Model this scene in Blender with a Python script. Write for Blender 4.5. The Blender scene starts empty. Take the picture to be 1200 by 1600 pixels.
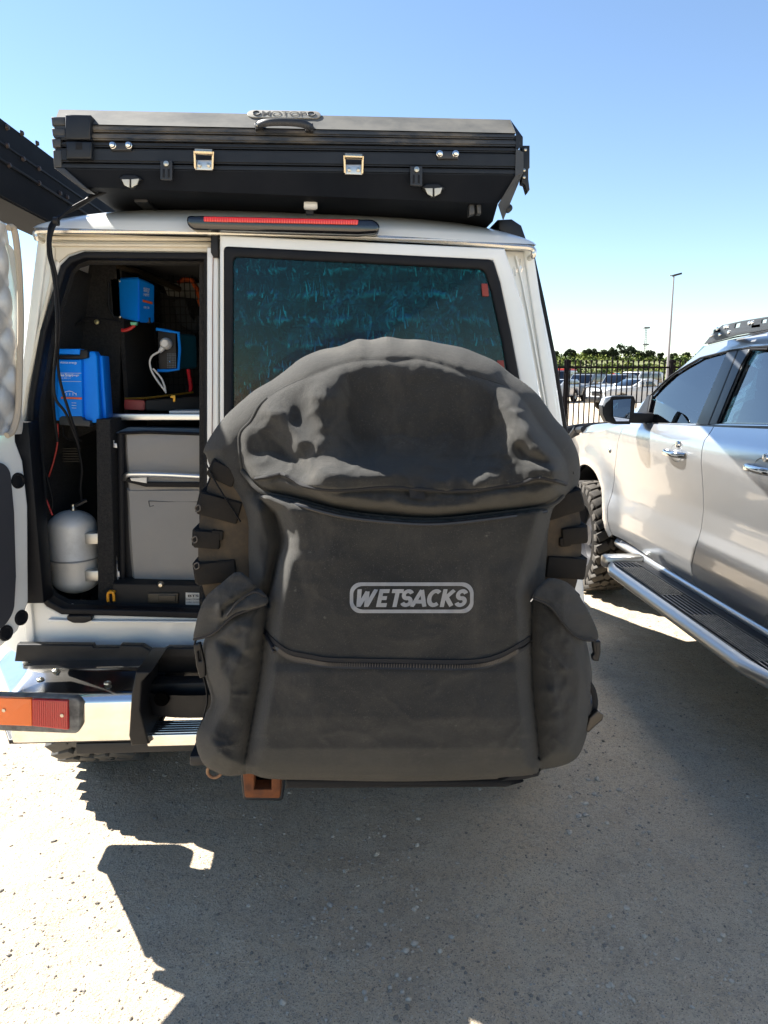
import bpy, bmesh, math, random
import numpy as np
from math import radians, sin, cos, pi, sqrt, atan2
from mathutils import Vector, Matrix
from mathutils.geometry import tessellate_polygon
random.seed(7); rng = np.random.default_rng(7)
sc = bpy.context.scene; COL = sc.collection
# ------------------------------------------------------------------ camera
CAMZ = 1.55; PITCH = radians(10.35); YAW = radians(3); FPX = 1150.0
cd = bpy.data.cameras.new('camera'); cam = bpy.data.objects.new('camera', cd); COL.objects.link(cam)
cd.sensor_fit = 'VERTICAL'; cd.sensor_height = 24; cd.sensor_width = 18; cd.lens = FPX/1600*24
cd.clip_start = .05; cd.clip_end = 6000
cam.location = (0, 0, CAMZ); cam.rotation_euler = (radians(90)-PITCH, 0, -YAW); sc.camera = cam
# ------------------------------------------------------------------ light
SUN = Vector((-.85, .51, 1.0)).normalized()
w = bpy.data.worlds.new('World'); sc.world = w; w.use_nodes = True
nt = w.node_tree; nt.nodes.clear()
sky = nt.nodes.new('ShaderNodeTexSky'); sky.sky_type = 'NISHITA'; sky.sun_disc = False
sky.sun_elevation = math.asin(SUN.z); sky.sun_rotation = radians(-59)
sky.air_density = 1.0; sky.dust_density = .0; sky.ozone_density = 2.6; sky.altitude = 0
bg = nt.nodes.new('ShaderNodeBackground'); bg.inputs['Strength'].default_value = .053
wo = nt.nodes.new('ShaderNodeOutputWorld')
nt.links.new(sky.outputs[0], bg.inputs[0]); nt.links.new(bg.outputs[0], wo.inputs[0])
sd = bpy.data.lights.new('sun', 'SUN'); sd.energy = 5.0; sd.angle = radians(.5); sd.color = (1, .955, .88)
so = bpy.data.objects.new('sun', sd); COL.objects.link(so); so.rotation_euler = SUN.to_track_quat('Z', 'Y').to_euler(); so.location = (-8, 5, 12)
sc.view_settings.view_transform = 'Standard'; sc.view_settings.look = 'None'
sc.view_settings.exposure = 2.08; sc.view_settings.gamma = 1; sc.view_settings.use_curve_mapping = False
sc.render.engine = 'CYCLES'

# ------------------------------------------------------------------ measuring (where does a sight line meet a plane of the place)
_fw = np.array([sin(YAW)*cos(PITCH), cos(YAW)*cos(PITCH), -sin(PITCH)])
_rt = np.array([cos(YAW), -sin(YAW), 0.0]); _up = np.cross(_rt, _fw); _C = np.array([0, 0, CAMZ])
def ray(u, v): return _fw + _rt*((u-600)/FPX) - _up*((v-800)/FPX)
def RP(u, v, p0, n):
    d = ray(u, v); n = np.array(n, float); t = np.dot(np.array(p0, float)-_C, n)/np.dot(d, n)
    return Vector(_C + d*t)
def PY(u, v, Y): return RP(u, v, (0, Y, 0), (0, 1, 0))
def PX(u, v, X): return RP(u, v, (X, 0, 0), (1, 0, 0))
def PZ(u, v, Z): return RP(u, v, (0, 0, Z), (0, 0, 1))

# ------------------------------------------------------------------ materials
MATS = {}
def mat(name, col, rough=.5, metal=0, col2=None, vscale=5, vmix=.5, bump=0, bscale=100, coat=0, spec=.5, stretch=None, bdist=.002, vdetail=5, contrast=None, sheen=0):
    if name in MATS: return MATS[name]
    m = bpy.data.materials.new(name); m.use_nodes = True; t = m.node_tree; b = t.nodes['Principled BSDF']
    b.inputs['Base Color'].default_value = (*col, 1); b.inputs['Roughness'].default_value = rough
    b.inputs['Metallic'].default_value = metal; b.inputs['Coat Weight'].default_value = coat
    b.inputs['Specular IOR Level'].default_value = spec; b.inputs['Sheen Weight'].default_value = sheen
    tc = t.nodes.new('ShaderNodeTexCoord'); src = tc.outputs['Object']
    if stretch:
        mp = t.nodes.new('ShaderNodeMapping'); mp.inputs['Scale'].default_value = stretch
        t.links.new(src, mp.inputs[0]); src = mp.outputs[0]
    if col2 is not None:
        n = t.nodes.new('ShaderNodeTexNoise'); n.inputs['Scale'].default_value = vscale; n.inputs['Detail'].default_value = vdetail; n.inputs['Roughness'].default_value = .65
        t.links.new(src, n.inputs['Vector'])
        r = t.nodes.new('ShaderNodeMapRange'); lo, hi = contrast or (.35, .7)
        r.inputs[1].default_value = lo; r.inputs[2].default_value = hi; r.inputs[4].default_value = vmix
        t.links.new(n.outputs['Fac'], r.inputs[0])
        mx = t.nodes.new('ShaderNodeMix'); mx.data_type = 'RGBA'
        mx.inputs[6].default_value = (*col, 1); mx.inputs[7].default_value = (*col2, 1)
        t.links.new(r.outputs[0], mx.inputs[0]); t.links.new(mx.outputs[2], b.inputs['Base Color'])
    if bump:
        n2 = t.nodes.new('ShaderNodeTexNoise'); n2.inputs['Scale'].default_value = bscale; n2.inputs['Detail'].default_value = 4
        t.links.new(src, n2.inputs['Vector'])
        bp = t.nodes.new('ShaderNodeBump'); bp.inputs['Strength'].default_value = bump; bp.inputs['Distance'].default_value = bdist
        t.links.new(n2.outputs['Fac'], bp.inputs['Height']); t.links.new(bp.outputs[0], b.inputs['Normal'])
    MATS[name] = m; return m
def glass(name, tint, rough=.02, refl=1.0, fres=1.5):
    if name in MATS: return MATS[name]
    m = bpy.data.materials.new(name); m.use_nodes = True; t = m.node_tree; t.nodes.clear()
    o = t.nodes.new('ShaderNodeOutputMaterial'); mx = t.nodes.new('ShaderNodeMixShader')
    tr = t.nodes.new('ShaderNodeBsdfTransparent'); tr.inputs[0].default_value = (*tint, 1)
    gl = t.nodes.new('ShaderNodeBsdfGlossy'); gl.inputs['Roughness'].default_value = rough; gl.inputs['Color'].default_value = (refl, refl, refl, 1)
    fr = t.nodes.new('ShaderNodeFresnel'); fr.inputs[0].default_value = fres
    t.links.new(fr.outputs[0], mx.inputs[0]); t.links.new(tr.outputs[0], mx.inputs[1]); t.links.new(gl.outputs[0], mx.inputs[2]); t.links.new(mx.outputs[0], o.inputs[0])
    MATS[name] = m; return m

WHITE = mat('white_car_paint', (.82, .83, .80), .22, col2=(.72, .70, .63), vscale=3, vmix=.5, coat=.4)
CREAM = mat('dusty_inner_paint', (.70, .66, .56), .4, col2=(.52, .44, .32), vscale=6, vmix=.5)
BLACKP = mat('black_plastic', (.006, .0065, .008), .45, col2=(.017, .017, .018), vscale=12, vmix=.8, bump=.15, bscale=300, spec=.28)
BLACKM = mat('satin_black_metal', (.006, .008, .012), .42, col2=(.016, .019, .024), vscale=7, vmix=.8, bump=.08, bscale=200, spec=.35)
DUSTM = mat('dusty_black_metal', (.015, .019, .026), .42, col2=(.15, .13, .10), vscale=9, vmix=.8, contrast=(.42, .64), stretch=(.6, 1, 2))
DUSTTOP = mat('dust_covered_lid', (.125, .12, .105), .7, col2=(.04, .044, .045), vscale=9, vmix=.8, contrast=(.42, .62), stretch=(.6, 1, 1))
GROOVE = mat('brown_dirt_in_seam', (.05, .038, .022), .9, col2=(.015, .013, .012), vscale=20, vmix=.9)
RUBBER = mat('black_rubber', (.005, .006, .009), .55, col2=(.013, .013, .014), vscale=15, vmix=.7, spec=.2)
CARPET = mat('black_carpet', (.012, .012, .013), .98, col2=(.034, .033, .031), vscale=150, vmix=.9, bump=.9, bscale=260, bdist=.004)
CHROME = mat('chrome', (.80, .79, .77), .13, 1, col2=(.62, .58, .5), vscale=8, vmix=.6, bump=.04, bscale=30)
STEEL = mat('zinc_steel', (.55, .53, .48), .3, 1, col2=(.4, .33, .22), vscale=30, vmix=.6)
ALU = mat('aluminium', (.68, .68, .66), .32, 1)
CANVAS = mat('black_canvas', (.017, .0175, .018), .9, spec=.22, sheen=.16)
def _canvas():
    t = CANVAS.node_tree; b = t.nodes['Principled BSDF']; L = t.links.new; tc = t.nodes.new('ShaderNodeTexCoord').outputs['Object']
    def nz(s, d, st=None):
        v = tc
        if st: mp = t.nodes.new('ShaderNodeMapping'); mp.inputs['Scale'].default_value = st; L(tc, mp.inputs[0]); v = mp.outputs[0]
        n = t.nodes.new('ShaderNodeTexNoise'); n.inputs['Scale'].default_value = s; n.inputs['Detail'].default_value = d; n.inputs['Roughness'].default_value = .7; L(v, n.inputs['Vector']); return n.outputs['Fac']
    def mr(f, a, c, hi): r = t.nodes.new('ShaderNodeMapRange'); r.inputs[1].default_value = a; r.inputs[2].default_value = c; r.inputs[4].default_value = hi; L(f, r.inputs[0]); return r.outputs[0]
    def mx(f, a, c):
        x = t.nodes.new('ShaderNodeMix'); x.data_type = 'RGBA'; L(f, x.inputs[0]); x.inputs[7].default_value = (*c, 1)
        if isinstance(a, tuple): x.inputs[6].default_value = (*a, 1)
        else: L(a, x.inputs[6])
        return x.outputs[2]
    c = mx(mr(nz(4.5, 7), .40, .72, .6), (.0135, .0150, .0165), (.036, .036, .0345))
    c = mx(mr(nz(9, 8, (1, 1, .45)), .55, .76, .42), c, (.085, .078, .068))
    c = mx(mr(nz(420, 2), .60, .72, .55), c, (.10, .095, .085))
    c = mx(mr(nz(34, 6), .66, .74, .7), c, (.12, .115, .105))
    L(c, b.inputs['Base Color']); b.inputs['Sheen Tint'].default_value = (.9, .85, .75, 1)
    w1 = t.nodes.new('ShaderNodeTexWave'); w1.bands_direction = 'X'; w1.inputs['Scale'].default_value = 380; w1.inputs['Distortion'].default_value = 1.5; L(tc, w1.inputs['Vector'])
    w2 = t.nodes.new('ShaderNodeTexWave'); w2.bands_direction = 'Z'; w2.inputs['Scale'].default_value = 380; w2.inputs['Distortion'].default_value = 1.5; L(tc, w2.inputs['Vector'])
    a1 = t.nodes.new('ShaderNodeMath'); L(w1.outputs['Fac'], a1.inputs[0]); L(w2.outputs['Fac'], a1.inputs[1])
    a2 = t.nodes.new('ShaderNodeMath'); a2.operation = 'MULTIPLY_ADD'; L(nz(90, 6), a2.inputs[0]); a2.inputs[1].default_value = 5.0; L(a1.outputs[0], a2.inputs[2])
    bp = t.nodes.new('ShaderNodeBump'); bp.inputs['Strength'].default_value = .6; bp.inputs['Distance'].default_value = .0010; L(a2.outputs[0], bp.inputs['Height']); L(bp.outputs[0], b.inputs['Normal'])
_canvas()
CANVASD = mat('canvas_binding', (.014, .014, .015), .85, bump=.4, bscale=800, bdist=.001, spec=.3)
ZIPM = mat('zip_teeth', (.012, .012, .014), .4)
PRINT = mat('grey_print', (.20, .21, .225), .7, col2=(.13, .135, .14), vscale=40, vmix=.6)
TYRE = mat('tyre_rubber', (.008, .009, .010), .8, col2=(.024, .019, .014), vscale=9, vmix=.8, spec=.15, bump=.3, bscale=120)
TYRED = mat('dusty_tyre_groove', (.065, .046, .026), .9, col2=(.018, .015, .012), vscale=16, vmix=1)
TREADG = mat('grey_tread', (.085, .083, .078), .85, col2=(.035, .034, .032), vscale=14, vmix=.8)
BLUE = mat('charger_blue', (.003, .25, .93), .5, col2=(.003, .19, .75), vscale=4, vmix=.6, spec=.2)
BLUED = mat('inverter_teal', (.008, .07, .11), .45)
ORANGEL = mat('amber_lens', (.75, .14, .008), .16, coat=.6)
REDL = mat('red_lens', (.42, .008, .010), .15, coat=.6)
BRAKERED = mat('brake_lens_red', (.75, .015, .008), .2, coat=.5)
GREYC = mat('grey_fridge_cover', (.27, .265, .255), .85, col2=(.33, .315, .29), vscale=3, vmix=.8, bump=.3, bscale=500)
SILVER = mat('silver_ute_paint', (.53, .54, .555), .28, .85, coat=.9, col2=(.50, .50, .50), vscale=2, vmix=.6, spec=.5)
TANK = mat('bare_aluminium_tank', (.74, .73, .69), .55, .25, col2=(.45, .43, .38), vscale=9, vmix=.7, contrast=(.5, .75))
RUST = mat('rusty_steel', (.19, .055, .012), .8, col2=(.06, .022, .01), vscale=25, vmix=.9, bump=.5, bscale=150)
DARKG = mat('charcoal_trim', (.035, .037, .045), .6, bump=.2, bscale=400)
QUILT = mat('silver_quilt', (.55, .55, .53), .45, .35, bump=.25, bscale=60, col2=(.4, .4, .4), vscale=15, vmix=.7)
BEIGE = mat('beige_piping', (.42, .36, .28), .9)
WHITEP = mat('white_plastic', (.8, .8, .78), .4)
GREYP = mat('grey_plastic', (.30, .30, .29), .5)
TINT = glass('tinted_blue_glass', (.17, .56, .62), .02, 1, 1.35)
CLEAR = glass('clear_glass', (.72, .80, .80), .01, 1, 1.5)
UTEG = glass('ute_glass', (.36, .54, .60), .005, 1, 2.5)
MIRROR = mat('mirror_glass', (.8, .8, .82), .02, 1)

MATTE = mat('matte_black_case', (.005, .007, .011), .8, col2=(.012, .014, .018), vscale=5, vmix=.8, spec=.12)
# ------------------------------------------------------------------ objects
WL = {}
def put(o, parent):
    COL.objects.link(o)
    WL[o.name] = o.location.copy()
    if parent is not None:
        o.parent = parent; o.matrix_parent_inverse = Matrix.Translation(-WL[parent.name])
    return o
def tag(o, label=None, cat=None, group=None, kind=None):
    if label: o['label'] = label
    if cat: o['category'] = cat
    if group: o['group'] = group
    if kind: o['kind'] = kind
    return o
def thing(name, loc, label, cat, group=None):
    o = bpy.data.objects.new(name, None); o.location = loc; o.empty_display_size = .1
    put(o, None); return tag(o, label, cat, group)
def copy_tree(o, parent=None):
    c = o.copy(); COL.objects.link(c)
    if parent is not None: c.parent = parent
    for ch in list(CH.get(o.name, [])): copy_tree(ch, c)
    return c
CH = {}
def catmull(pts, n=6, closed=False):
    P = [Vector(p) for p in pts]; N = len(P); out = []
    rngk = range(N) if closed else range(N-1)
    for i in rngk:
        if closed: a, b, c, d = P[(i-1) % N], P[i], P[(i+1) % N], P[(i+2) % N]
        else: a, b, c, d = P[max(i-1, 0)], P[i], P[i+1], P[min(i+2, N-1)]
        for k in range(n):
            t = k/n; out.append(.5*((2*b)+(c-a)*t+(2*a-5*b+4*c-d)*t*t+(-a+3*b-3*c+d)*t**3))
    if not closed: out.append(P[-1])
    return out
def fillet(pts, r, n=5):
    P = [Vector(p).to_2d() if len(p) > 2 else Vector(p) for p in pts]; N = len(P); out = []
    for i in range(N):
        a, b, c = P[i-1], P[i], P[(i+1) % N]; d1 = (a-b); d2 = (c-b)
        ang = d1.angle(d2, pi)
        if ang > radians(168): out.append(b); continue
        rr = min(r, d1.length*.45, d2.length*.45); p1 = b+d1.normalized()*rr; p2 = b+d2.normalized()*rr
        for k in range(n+1):
            t = k/n; out.append(p1*(1-t)**2+b*2*t*(1-t)+p2*t*t)
    return out
class B:
    def __init__(s): s.v = []; s.f = []
    def add(s, vs, fs):
        o = len(s.v); s.v += [Vector(v) for v in vs]; s.f += [tuple(i+o for i in f) for f in fs]; return s
    def box(s, x0, x1, y0, y1, z0, z1, bev=0, seg=2):
        bm = bmesh.new(); bmesh.ops.create_cube(bm, size=1)
        for v in bm.verts:
            v.co = Vector((x0 if v.co.x < 0 else x1, y0 if v.co.y < 0 else y1, z0 if v.co.z < 0 else z1))
        if bev: bmesh.ops.bevel(bm, geom=bm.edges[:], offset=bev, segments=seg, affect='EDGES', profile=.5)
        return s.bm(bm)
    def bm(s, bm):
        bm.verts.ensure_lookup_table(); bmesh.ops.recalc_face_normals(bm, faces=bm.faces)
        vs = [v.co.copy() for v in bm.verts]; fs = [[v.index for v in f.verts] for f in bm.faces]; 
        bm.verts.index_update(); fs = [[v.index for v in f.verts] for f in bm.faces]; bm.free(); return s.add(vs, fs)
    def obox(s, c, ax, ay, az, hx, hy, hz, bev=0):
        bm = bmesh.new(); bmesh.ops.create_cube(bm, size=2)
        for v in bm.verts: v.co = Vector((v.co.x*hx, v.co.y*hy, v.co.z*hz))
        if bev: bmesh.ops.bevel(bm, geom=bm.edges[:], offset=bev, segments=2, affect='EDGES', profile=.5)
        ax, ay, az, c = Vector(ax), Vector(ay), Vector(az), Vector(c)
        for v in bm.verts: v.co = c+ax*v.co.x+ay*v.co.y+az*v.co.z
        return s.bm(bm)
    def tube(s, pts, r, seg=8, closed=False, cap=True, flat=None):
        P = [Vector(p) for p in pts]; N = len(P); rings = []; nrm = None
        for i in range(N):
            if closed: t = P[(i+1) % N]-P[i-1]
            else: t = P[min(i+1, N-1)]-P[max(i-1, 0)]
            if t.length < 1e-9: t = Vector((0, 0, 1))
            t.normalize()
            if nrm is None: nrm = t.cross(Vector((0, 0, 1)) if abs(t.z) < .9 else Vector((0, 1, 0))).normalized()
            else: nrm = (nrm - t*nrm.dot(t)).normalized()
            bn = t.cross(nrm); rr = r[i] if isinstance(r, (list, tuple)) else r
            a = flat[0] if flat else 1; b = flat[1] if flat else 1
            rings.append([P[i]+nrm*(cos(2*pi*k/seg)*rr*a)+bn*(sin(2*pi*k/seg)*rr*b) for k in range(seg)])
        vs = [v for R_ in rings for v in R_]; fs = []
        for i in range(N if closed else N-1):
            j = (i+1) % N
            for k in range(seg): fs.append((i*seg+k, i*seg+(k+1) % seg, j*seg+(k+1) % seg, j*seg+k))
        if cap and not closed: fs.append(tuple(range(seg))[::-1]); fs.append(tuple((N-1)*seg+k for k in range(seg)))
        return s.add(vs, fs)
    def lathe(s, prof, c, axis='z', seg=32):
        # prof: (radius, along)
        c = Vector(c); A = {'x': (Vector((1, 0, 0)), Vector((0, 1, 0)), Vector((0, 0, 1))), 'y': (Vector((0, 1, 0)), Vector((0, 0, 1)), Vector((1, 0, 0))), 'z': (Vector((0, 0, 1)), Vector((1, 0, 0)), Vector((0, 1, 0)))}[axis] if isinstance(axis, str) else axis
        vs = []; fs = []; n = len(prof)
        for k in range(seg):
            a = 2*pi*k/seg; rad = A[1]*cos(a)+A[2]*sin(a)
            for (r, h) in prof: vs.append(c+A[0]*h+rad*r)
        for k in range(seg):
            k2 = (k+1) % seg
            for i in range(n-1): fs.append((k*n+i, k2*n+i, k2*n+i+1, k*n+i+1))
        if prof[0][0] > 1e-5 and False: pass
        return s.add(vs, fs)
    def disc(s, c, axis, r, h, seg=20, bev=0):
        b = bev or min(r, h)*.2
        return s.lathe([(0, h), (r-b, h), (r, h-b), (r, 0), (0, 0)][::-1], c, axis, seg)
    def grid(s, fn, n, m, cu=False, cv=False):
        vs = [fn(i/n, j/m) for i in range(n if cu else n+1) for j in range(m if cv else m+1)]
        M = m if cv else m+1; fs = []
        for i in range(n):
            i2 = (i+1) % n if cu else i+1
            for j in range(m):
                j2 = (j+1) % m if cv else j+1
                fs.append((i*M+j, i2*M+j, i2*M+j2, i*M+j2))
        return s.add(vs, fs)
    def plate(s, outer, holes=(), o=(0, 0, 0), ax=(1, 0, 0), ay=(0, 0, 1), az=(0, 1, 0), t=.03, bev=.004):
        # flat piece: outline in the plane (ax, ay) at o, thickness t along az, rounded edges
        cu = bpy.data.curves.new('c', 'CURVE'); cu.dimensions = '2D'; cu.fill_mode = 'BOTH'
        cu.extrude = max(t/2-bev, 1e-4); cu.bevel_depth = bev; cu.bevel_resolution = 2; cu.offset = -bev
        for ring in [outer]+list(holes):
            sp = cu.splines.new('POLY'); sp.points.add(len(ring)-1); sp.use_cyclic_u = True
            for q, p in zip(sp.points, ring): q.co = (p[0], p[1], 0, 1)
        ob = bpy.data.objects.new('c', cu); me = bpy.data.meshes.new_from_object(ob)
        ax, ay, az, o = Vector(ax), Vector(ay), Vector(az), Vector(o)
        vs = [o+ax*v.co.x+ay*v.co.y+az*(v.co.z+t/2) for v in me.vertices]; fs = [tuple(p.vertices) for p in me.polygons]
        bpy.data.objects.remove(ob); bpy.data.curves.remove(cu); bpy.data.meshes.remove(me)
        bm = bmesh.new(); vv = [bm.verts.new(v) for v in vs]
        for f in fs:
            try: bm.faces.new([vv[i] for i in f])
            except ValueError: pass
        bmesh.ops.remove_doubles(bm, verts=bm.verts, dist=1e-5)
        return s.bm(bm)
    def platey(s, outer, holes, Y, t, bev=.004, fil=None):
        # outline given as sight lines meeting the plane y=Y; the piece goes back by t
        def q(r): return [(PY(u, v, Y).x, PY(u, v, Y).z) for u, v in r]
        return s.plate(q(outer), [q(h) for h in holes], (0, Y, 0), t=t, bev=bev)
    def obj(s, name, m, parent=None, smooth=35, label=None, origin=None):
        if not s.v: s.add([(0, 0, 0)]*3, [(0, 1, 2)])
        lo = Vector((min(v.x for v in s.v), min(v.y for v in s.v), min(v.z for v in s.v))); hi = Vector((max(v.x for v in s.v), max(v.y for v in s.v), max(v.z for v in s.v)))
        c = origin if origin is not None else (lo+hi)/2
        me = bpy.data.meshes.new(name); me.from_pydata([v-c for v in s.v], [], s.f); me.validate(); me.update()
        me.materials.append(m)
        if smooth:
            me.shade_smooth(); me.set_sharp_from_angle(angle=radians(smooth))
        o = bpy.data.objects.new(name, me); o.location = c; put(o, parent)
        if parent is not None: CH.setdefault(parent.name, []).append(o)
        if label: o['label'] = label
        return o
def px(r, Y): return [(PY(u, v, Y).x, PY(u, v, Y).z) for u, v in r]
def text_mesh(txt, size=1, shear=0, offset=0):
    cu = bpy.data.curves.new('t', 'FONT'); cu.body = txt; cu.size = size; cu.shear = shear; cu.offset = offset; cu.align_x = 'CENTER'; cu.align_y = 'CENTER'; cu.space_character = .92
    ob = bpy.data.objects.new('t', cu); me = bpy.data.meshes.new_from_object(ob)
    vs = [v.co.copy() for v in me.vertices]; fs = [tuple(p.vertices) for p in me.polygons]
    bpy.data.objects.remove(ob); bpy.data.curves.remove(cu); bpy.data.meshes.remove(me)
    return vs, fs
def add_text(b, txt, c, ax, ay, w, h, shear=0, offset=0):
    vs, fs = text_mesh(txt, 1, shear, offset)
    x0, x1 = min(v.x for v in vs), max(v.x for v in vs); y0, y1 = min(v.y for v in vs), max(v.y for v in vs)
    c, ax, ay = Vector(c), Vector(ax), Vector(ay)
    b.add([c+ax*(((v.x-x0)/(x1-x0)-.5)*w)+ay*(((v.y-y0)/(y1-y0)-.5)*h) for v in vs], fs)
# ================================================================== SETTING
def vnoise(x, y, seed=0):
    r = np.random.default_rng(seed).random((256, 256)); xi = np.floor(x).astype(int); yi = np.floor(y).astype(int)
    fx = x-xi; fy = y-yi; fx = fx*fx*(3-2*fx); fy = fy*fy*(3-2*fy)
    g = lambda a, b: r[a % 256, b % 256]
    return (g(xi, yi)*(1-fx)+g(xi+1, yi)*fx)*(1-fy)+(g(xi, yi+1)*(1-fx)+g(xi+1, yi+1)*fx)*fy
def fbm(x, y, oct=4, seed=0):
    s = 0; a = 1; t = 0
    for k in range(oct): s = s+a*vnoise(x*2**k+7.3*k, y*2**k+3.1*k, seed+k); t += a; a *= .5
    return s/t
def mesh_np(name, V, Fq, m, kind=None, smooth=True, parent=None):
    me = bpy.data.meshes.new(name); me.from_pydata(V.tolist(), [], Fq.tolist()); me.update(); me.materials.append(m)
    if smooth: me.shade_smooth()
    o = bpy.data.objects.new(name, me); put(o, parent)
    if parent is not None: CH.setdefault(parent.name, []).append(o)
    if kind: o['kind'] = kind
    return o
def sheet(name, xs, ys, hf, m):
    X, Y = np.meshgrid(xs, ys, indexing='ij'); Z = hf(X, Y); V = np.stack([X, Y, Z], -1).reshape(-1, 3)
    n, mm = len(xs), len(ys); I = np.arange(n*mm).reshape(n, mm)
    F = np.stack([I[:-1, :-1], I[1:, :-1], I[1:, 1:], I[:-1, 1:]], -1).reshape(-1, 4)
    return mesh_np(name, V, F, m, 'structure')
def ground_material():
    m = bpy.data.materials.new('limestone_ground'); m.use_nodes = True; t = m.node_tree; b = t.nodes['Principled BSDF']; L = t.links.new
    tc = t.nodes.new('ShaderNodeTexCoord').outputs['Object']
    def noise(s, d=6, r=.6):
        n = t.nodes.new('ShaderNodeTexNoise'); n.inputs['Scale'].default_value = s; n.inputs['Detail'].default_value = d; n.inputs['Roughness'].default_value = r; L(tc, n.inputs['Vector']); return n.outputs['Fac']
    def rng_(s, a, b_, lo=0, hi=1):
        r = t.nodes.new('ShaderNodeMapRange'); r.inputs[1].default_value = a; r.inputs[2].default_value = b_; r.inputs[3].default_value = lo; r.inputs[4].default_value = hi; L(s, r.inputs[0]); return r.outputs[0]
    def mix(f, a, c):
        x = t.nodes.new('ShaderNodeMix'); x.data_type = 'RGBA'; L(f, x.inputs[0])
        for s, v in ((x.inputs[6], a), (x.inputs[7], c)):
            if isinstance(v, tuple): s.default_value = (*v, 1)
            else: L(v, s)
        return x.outputs[2]
    c = mix(rng_(noise(1.3), .35, .7), (.58, .455, .315), (.46, .375, .275))
    c = mix(rng_(noise(3.5, 8, .75), .50, .62, 0, .55), c, (.40, .34, .265))
    c = mix(rng_(noise(.75, 5, .7), .47, .66, 0, .55), c, (.38, .31, .225))
    c = mix(rng_(noise(9), .42, .68, 0, .8), c, (.55, .465, .35))
    c = mix(rng_(noise(60, 3), .5, .72, 0, .7), c, (.28, .245, .205))
    c = mix(rng_(noise(240, 2), .57, .66, 0, .9), c, (.13, .125, .115))
    c = mix(rng_(noise(150, 2), .59, .68, 0, .8), c, (.60, .52, .41))
    L(c, b.inputs['Base Color']); b.inputs['Roughness'].default_value = .95; b.inputs['Specular IOR Level'].default_value = .2
    ad = t.nodes.new('ShaderNodeMath'); ad.operation = 'MULTIPLY_ADD'; L(noise(14, 8, .7), ad.inputs[0]); ad.inputs[1].default_value = 2.0; L(noise(120, 4, .7), ad.inputs[2])
    bp = t.nodes.new('ShaderNodeBump'); bp.inputs['Strength'].default_value = .8; bp.inputs['Distance'].default_value = .013
    L(ad.outputs[0], bp.inputs['Height']); L(bp.outputs[0], b.inputs['Normal']); return m
GROUND = ground_material()
xs = np.concatenate([-np.geomspace(4, 900, 22)[::-1], np.linspace(-3.95, 5.5, 330), np.geomspace(5.6, 900, 24)])
ys = np.concatenate([-np.geomspace(1, 300, 14)[::-1], np.linspace(-.9, 8.5, 320), np.geomspace(8.7, 3500, 34)])
def gh(X, Y):
    fade = np.clip((12-np.abs(Y-3))/6, 0, 1)*np.clip((9-np.abs(X))/4, 0, 1)
    return ((fbm(X*1.3, Y*1.3, 3, 3)-.5)*.035+(fbm(X*9, Y*9, 3, 9)-.5)*.012)*fade-.004
sheet('ground', xs, ys, gh, GROUND)
# loose limestone gravel
def gravel(name, n, m, rmin, rmax, seed, area=(-2.4, 4.2, 1.25, 7)):
    r = np.random.default_rng(seed); bm = bmesh.new(); bmesh.ops.create_icosphere(bm, subdivisions=1, radius=1)
    base = np.array([v.co[:] for v in bm.verts]); F = np.array([[v.index for v in f.verts] for f in bm.faces]); bm.free()
    x = r.uniform(area[0], area[1], n); y = area[2]+(area[3]-area[2])*r.random(n)**1.6
    keep = fbm(x*1.7, y*1.7, 3, seed+40)+.25*r.random(n) > .52; x = x[keep]; y = y[keep]; n = len(x)
    s = rmin+(rmax-rmin)*r.random(n)**4; z = gh(x, y)
    V = base[None]*(1+.5*(r.random((n, 12, 1))-.5))*np.stack([s*r.uniform(.7, 1.4, n), s*r.uniform(.7, 1.3, n), s*r.uniform(.45, .8, n)], -1)[:, None]
    a = r.uniform(0, 6.3, n); c_, s_ = np.cos(a), np.sin(a); X = V[..., 0]*c_[:, None]-V[..., 1]*s_[:, None]; Yv = V[..., 0]*s_[:, None]+V[..., 1]*c_[:, None]
    V = np.stack([X+x[:, None], Yv+y[:, None], V[..., 2]+(z+s*.2)[:, None]], -1).reshape(-1, 3)
    F = (F[None]+12*np.arange(n)[:, None, None]).reshape(-1, 3)
    return tag(mesh_np(name, V, F, m, 'stuff', smooth=False), {'gravel': 'pale limestone gravel scattered loose over the ground'}.get(name, 'dark grey chips scattered loose over the ground'), 'gravel', 'loose gravel on the ground')
STONE = mat('pale_stone', (.50, .43, .34), .9, col2=(.30, .28, .25), vscale=8, vmix=1)
STONED = mat('dark_stone', (.13, .115, .10), .85, col2=(.30, .26, .21), vscale=6, vmix=1)
gravel('gravel', 9000, STONE, .0018, .0095, 1); gravel('dark_gravel', 5000, STONED, .002, .008, 2)
gravel('gravel', 12000, STONE, .0012, .005, 5, (-1.6, 2.2, 1.2, 3.8)); gravel('dark_gravel', 8000, STONED, .0012, .005, 6, (-1.6, 2.2, 1.2, 3.8))

def cluster(n, m, seed, nm):
    global fbm_keep
    r = np.random.default_rng(seed)
    for k in range(9):
        cx_, cy_ = r.uniform(-.2, 2.6), r.uniform(1.45, 3.2); gravel(nm, n, m, .004, .0125, seed*31+k, (cx_-.16, cx_+.16, cy_-.10, cy_+.16))
cluster(34, STONE, 3, 'gravel'); cluster(22, STONED, 4, 'dark_gravel')

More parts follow.
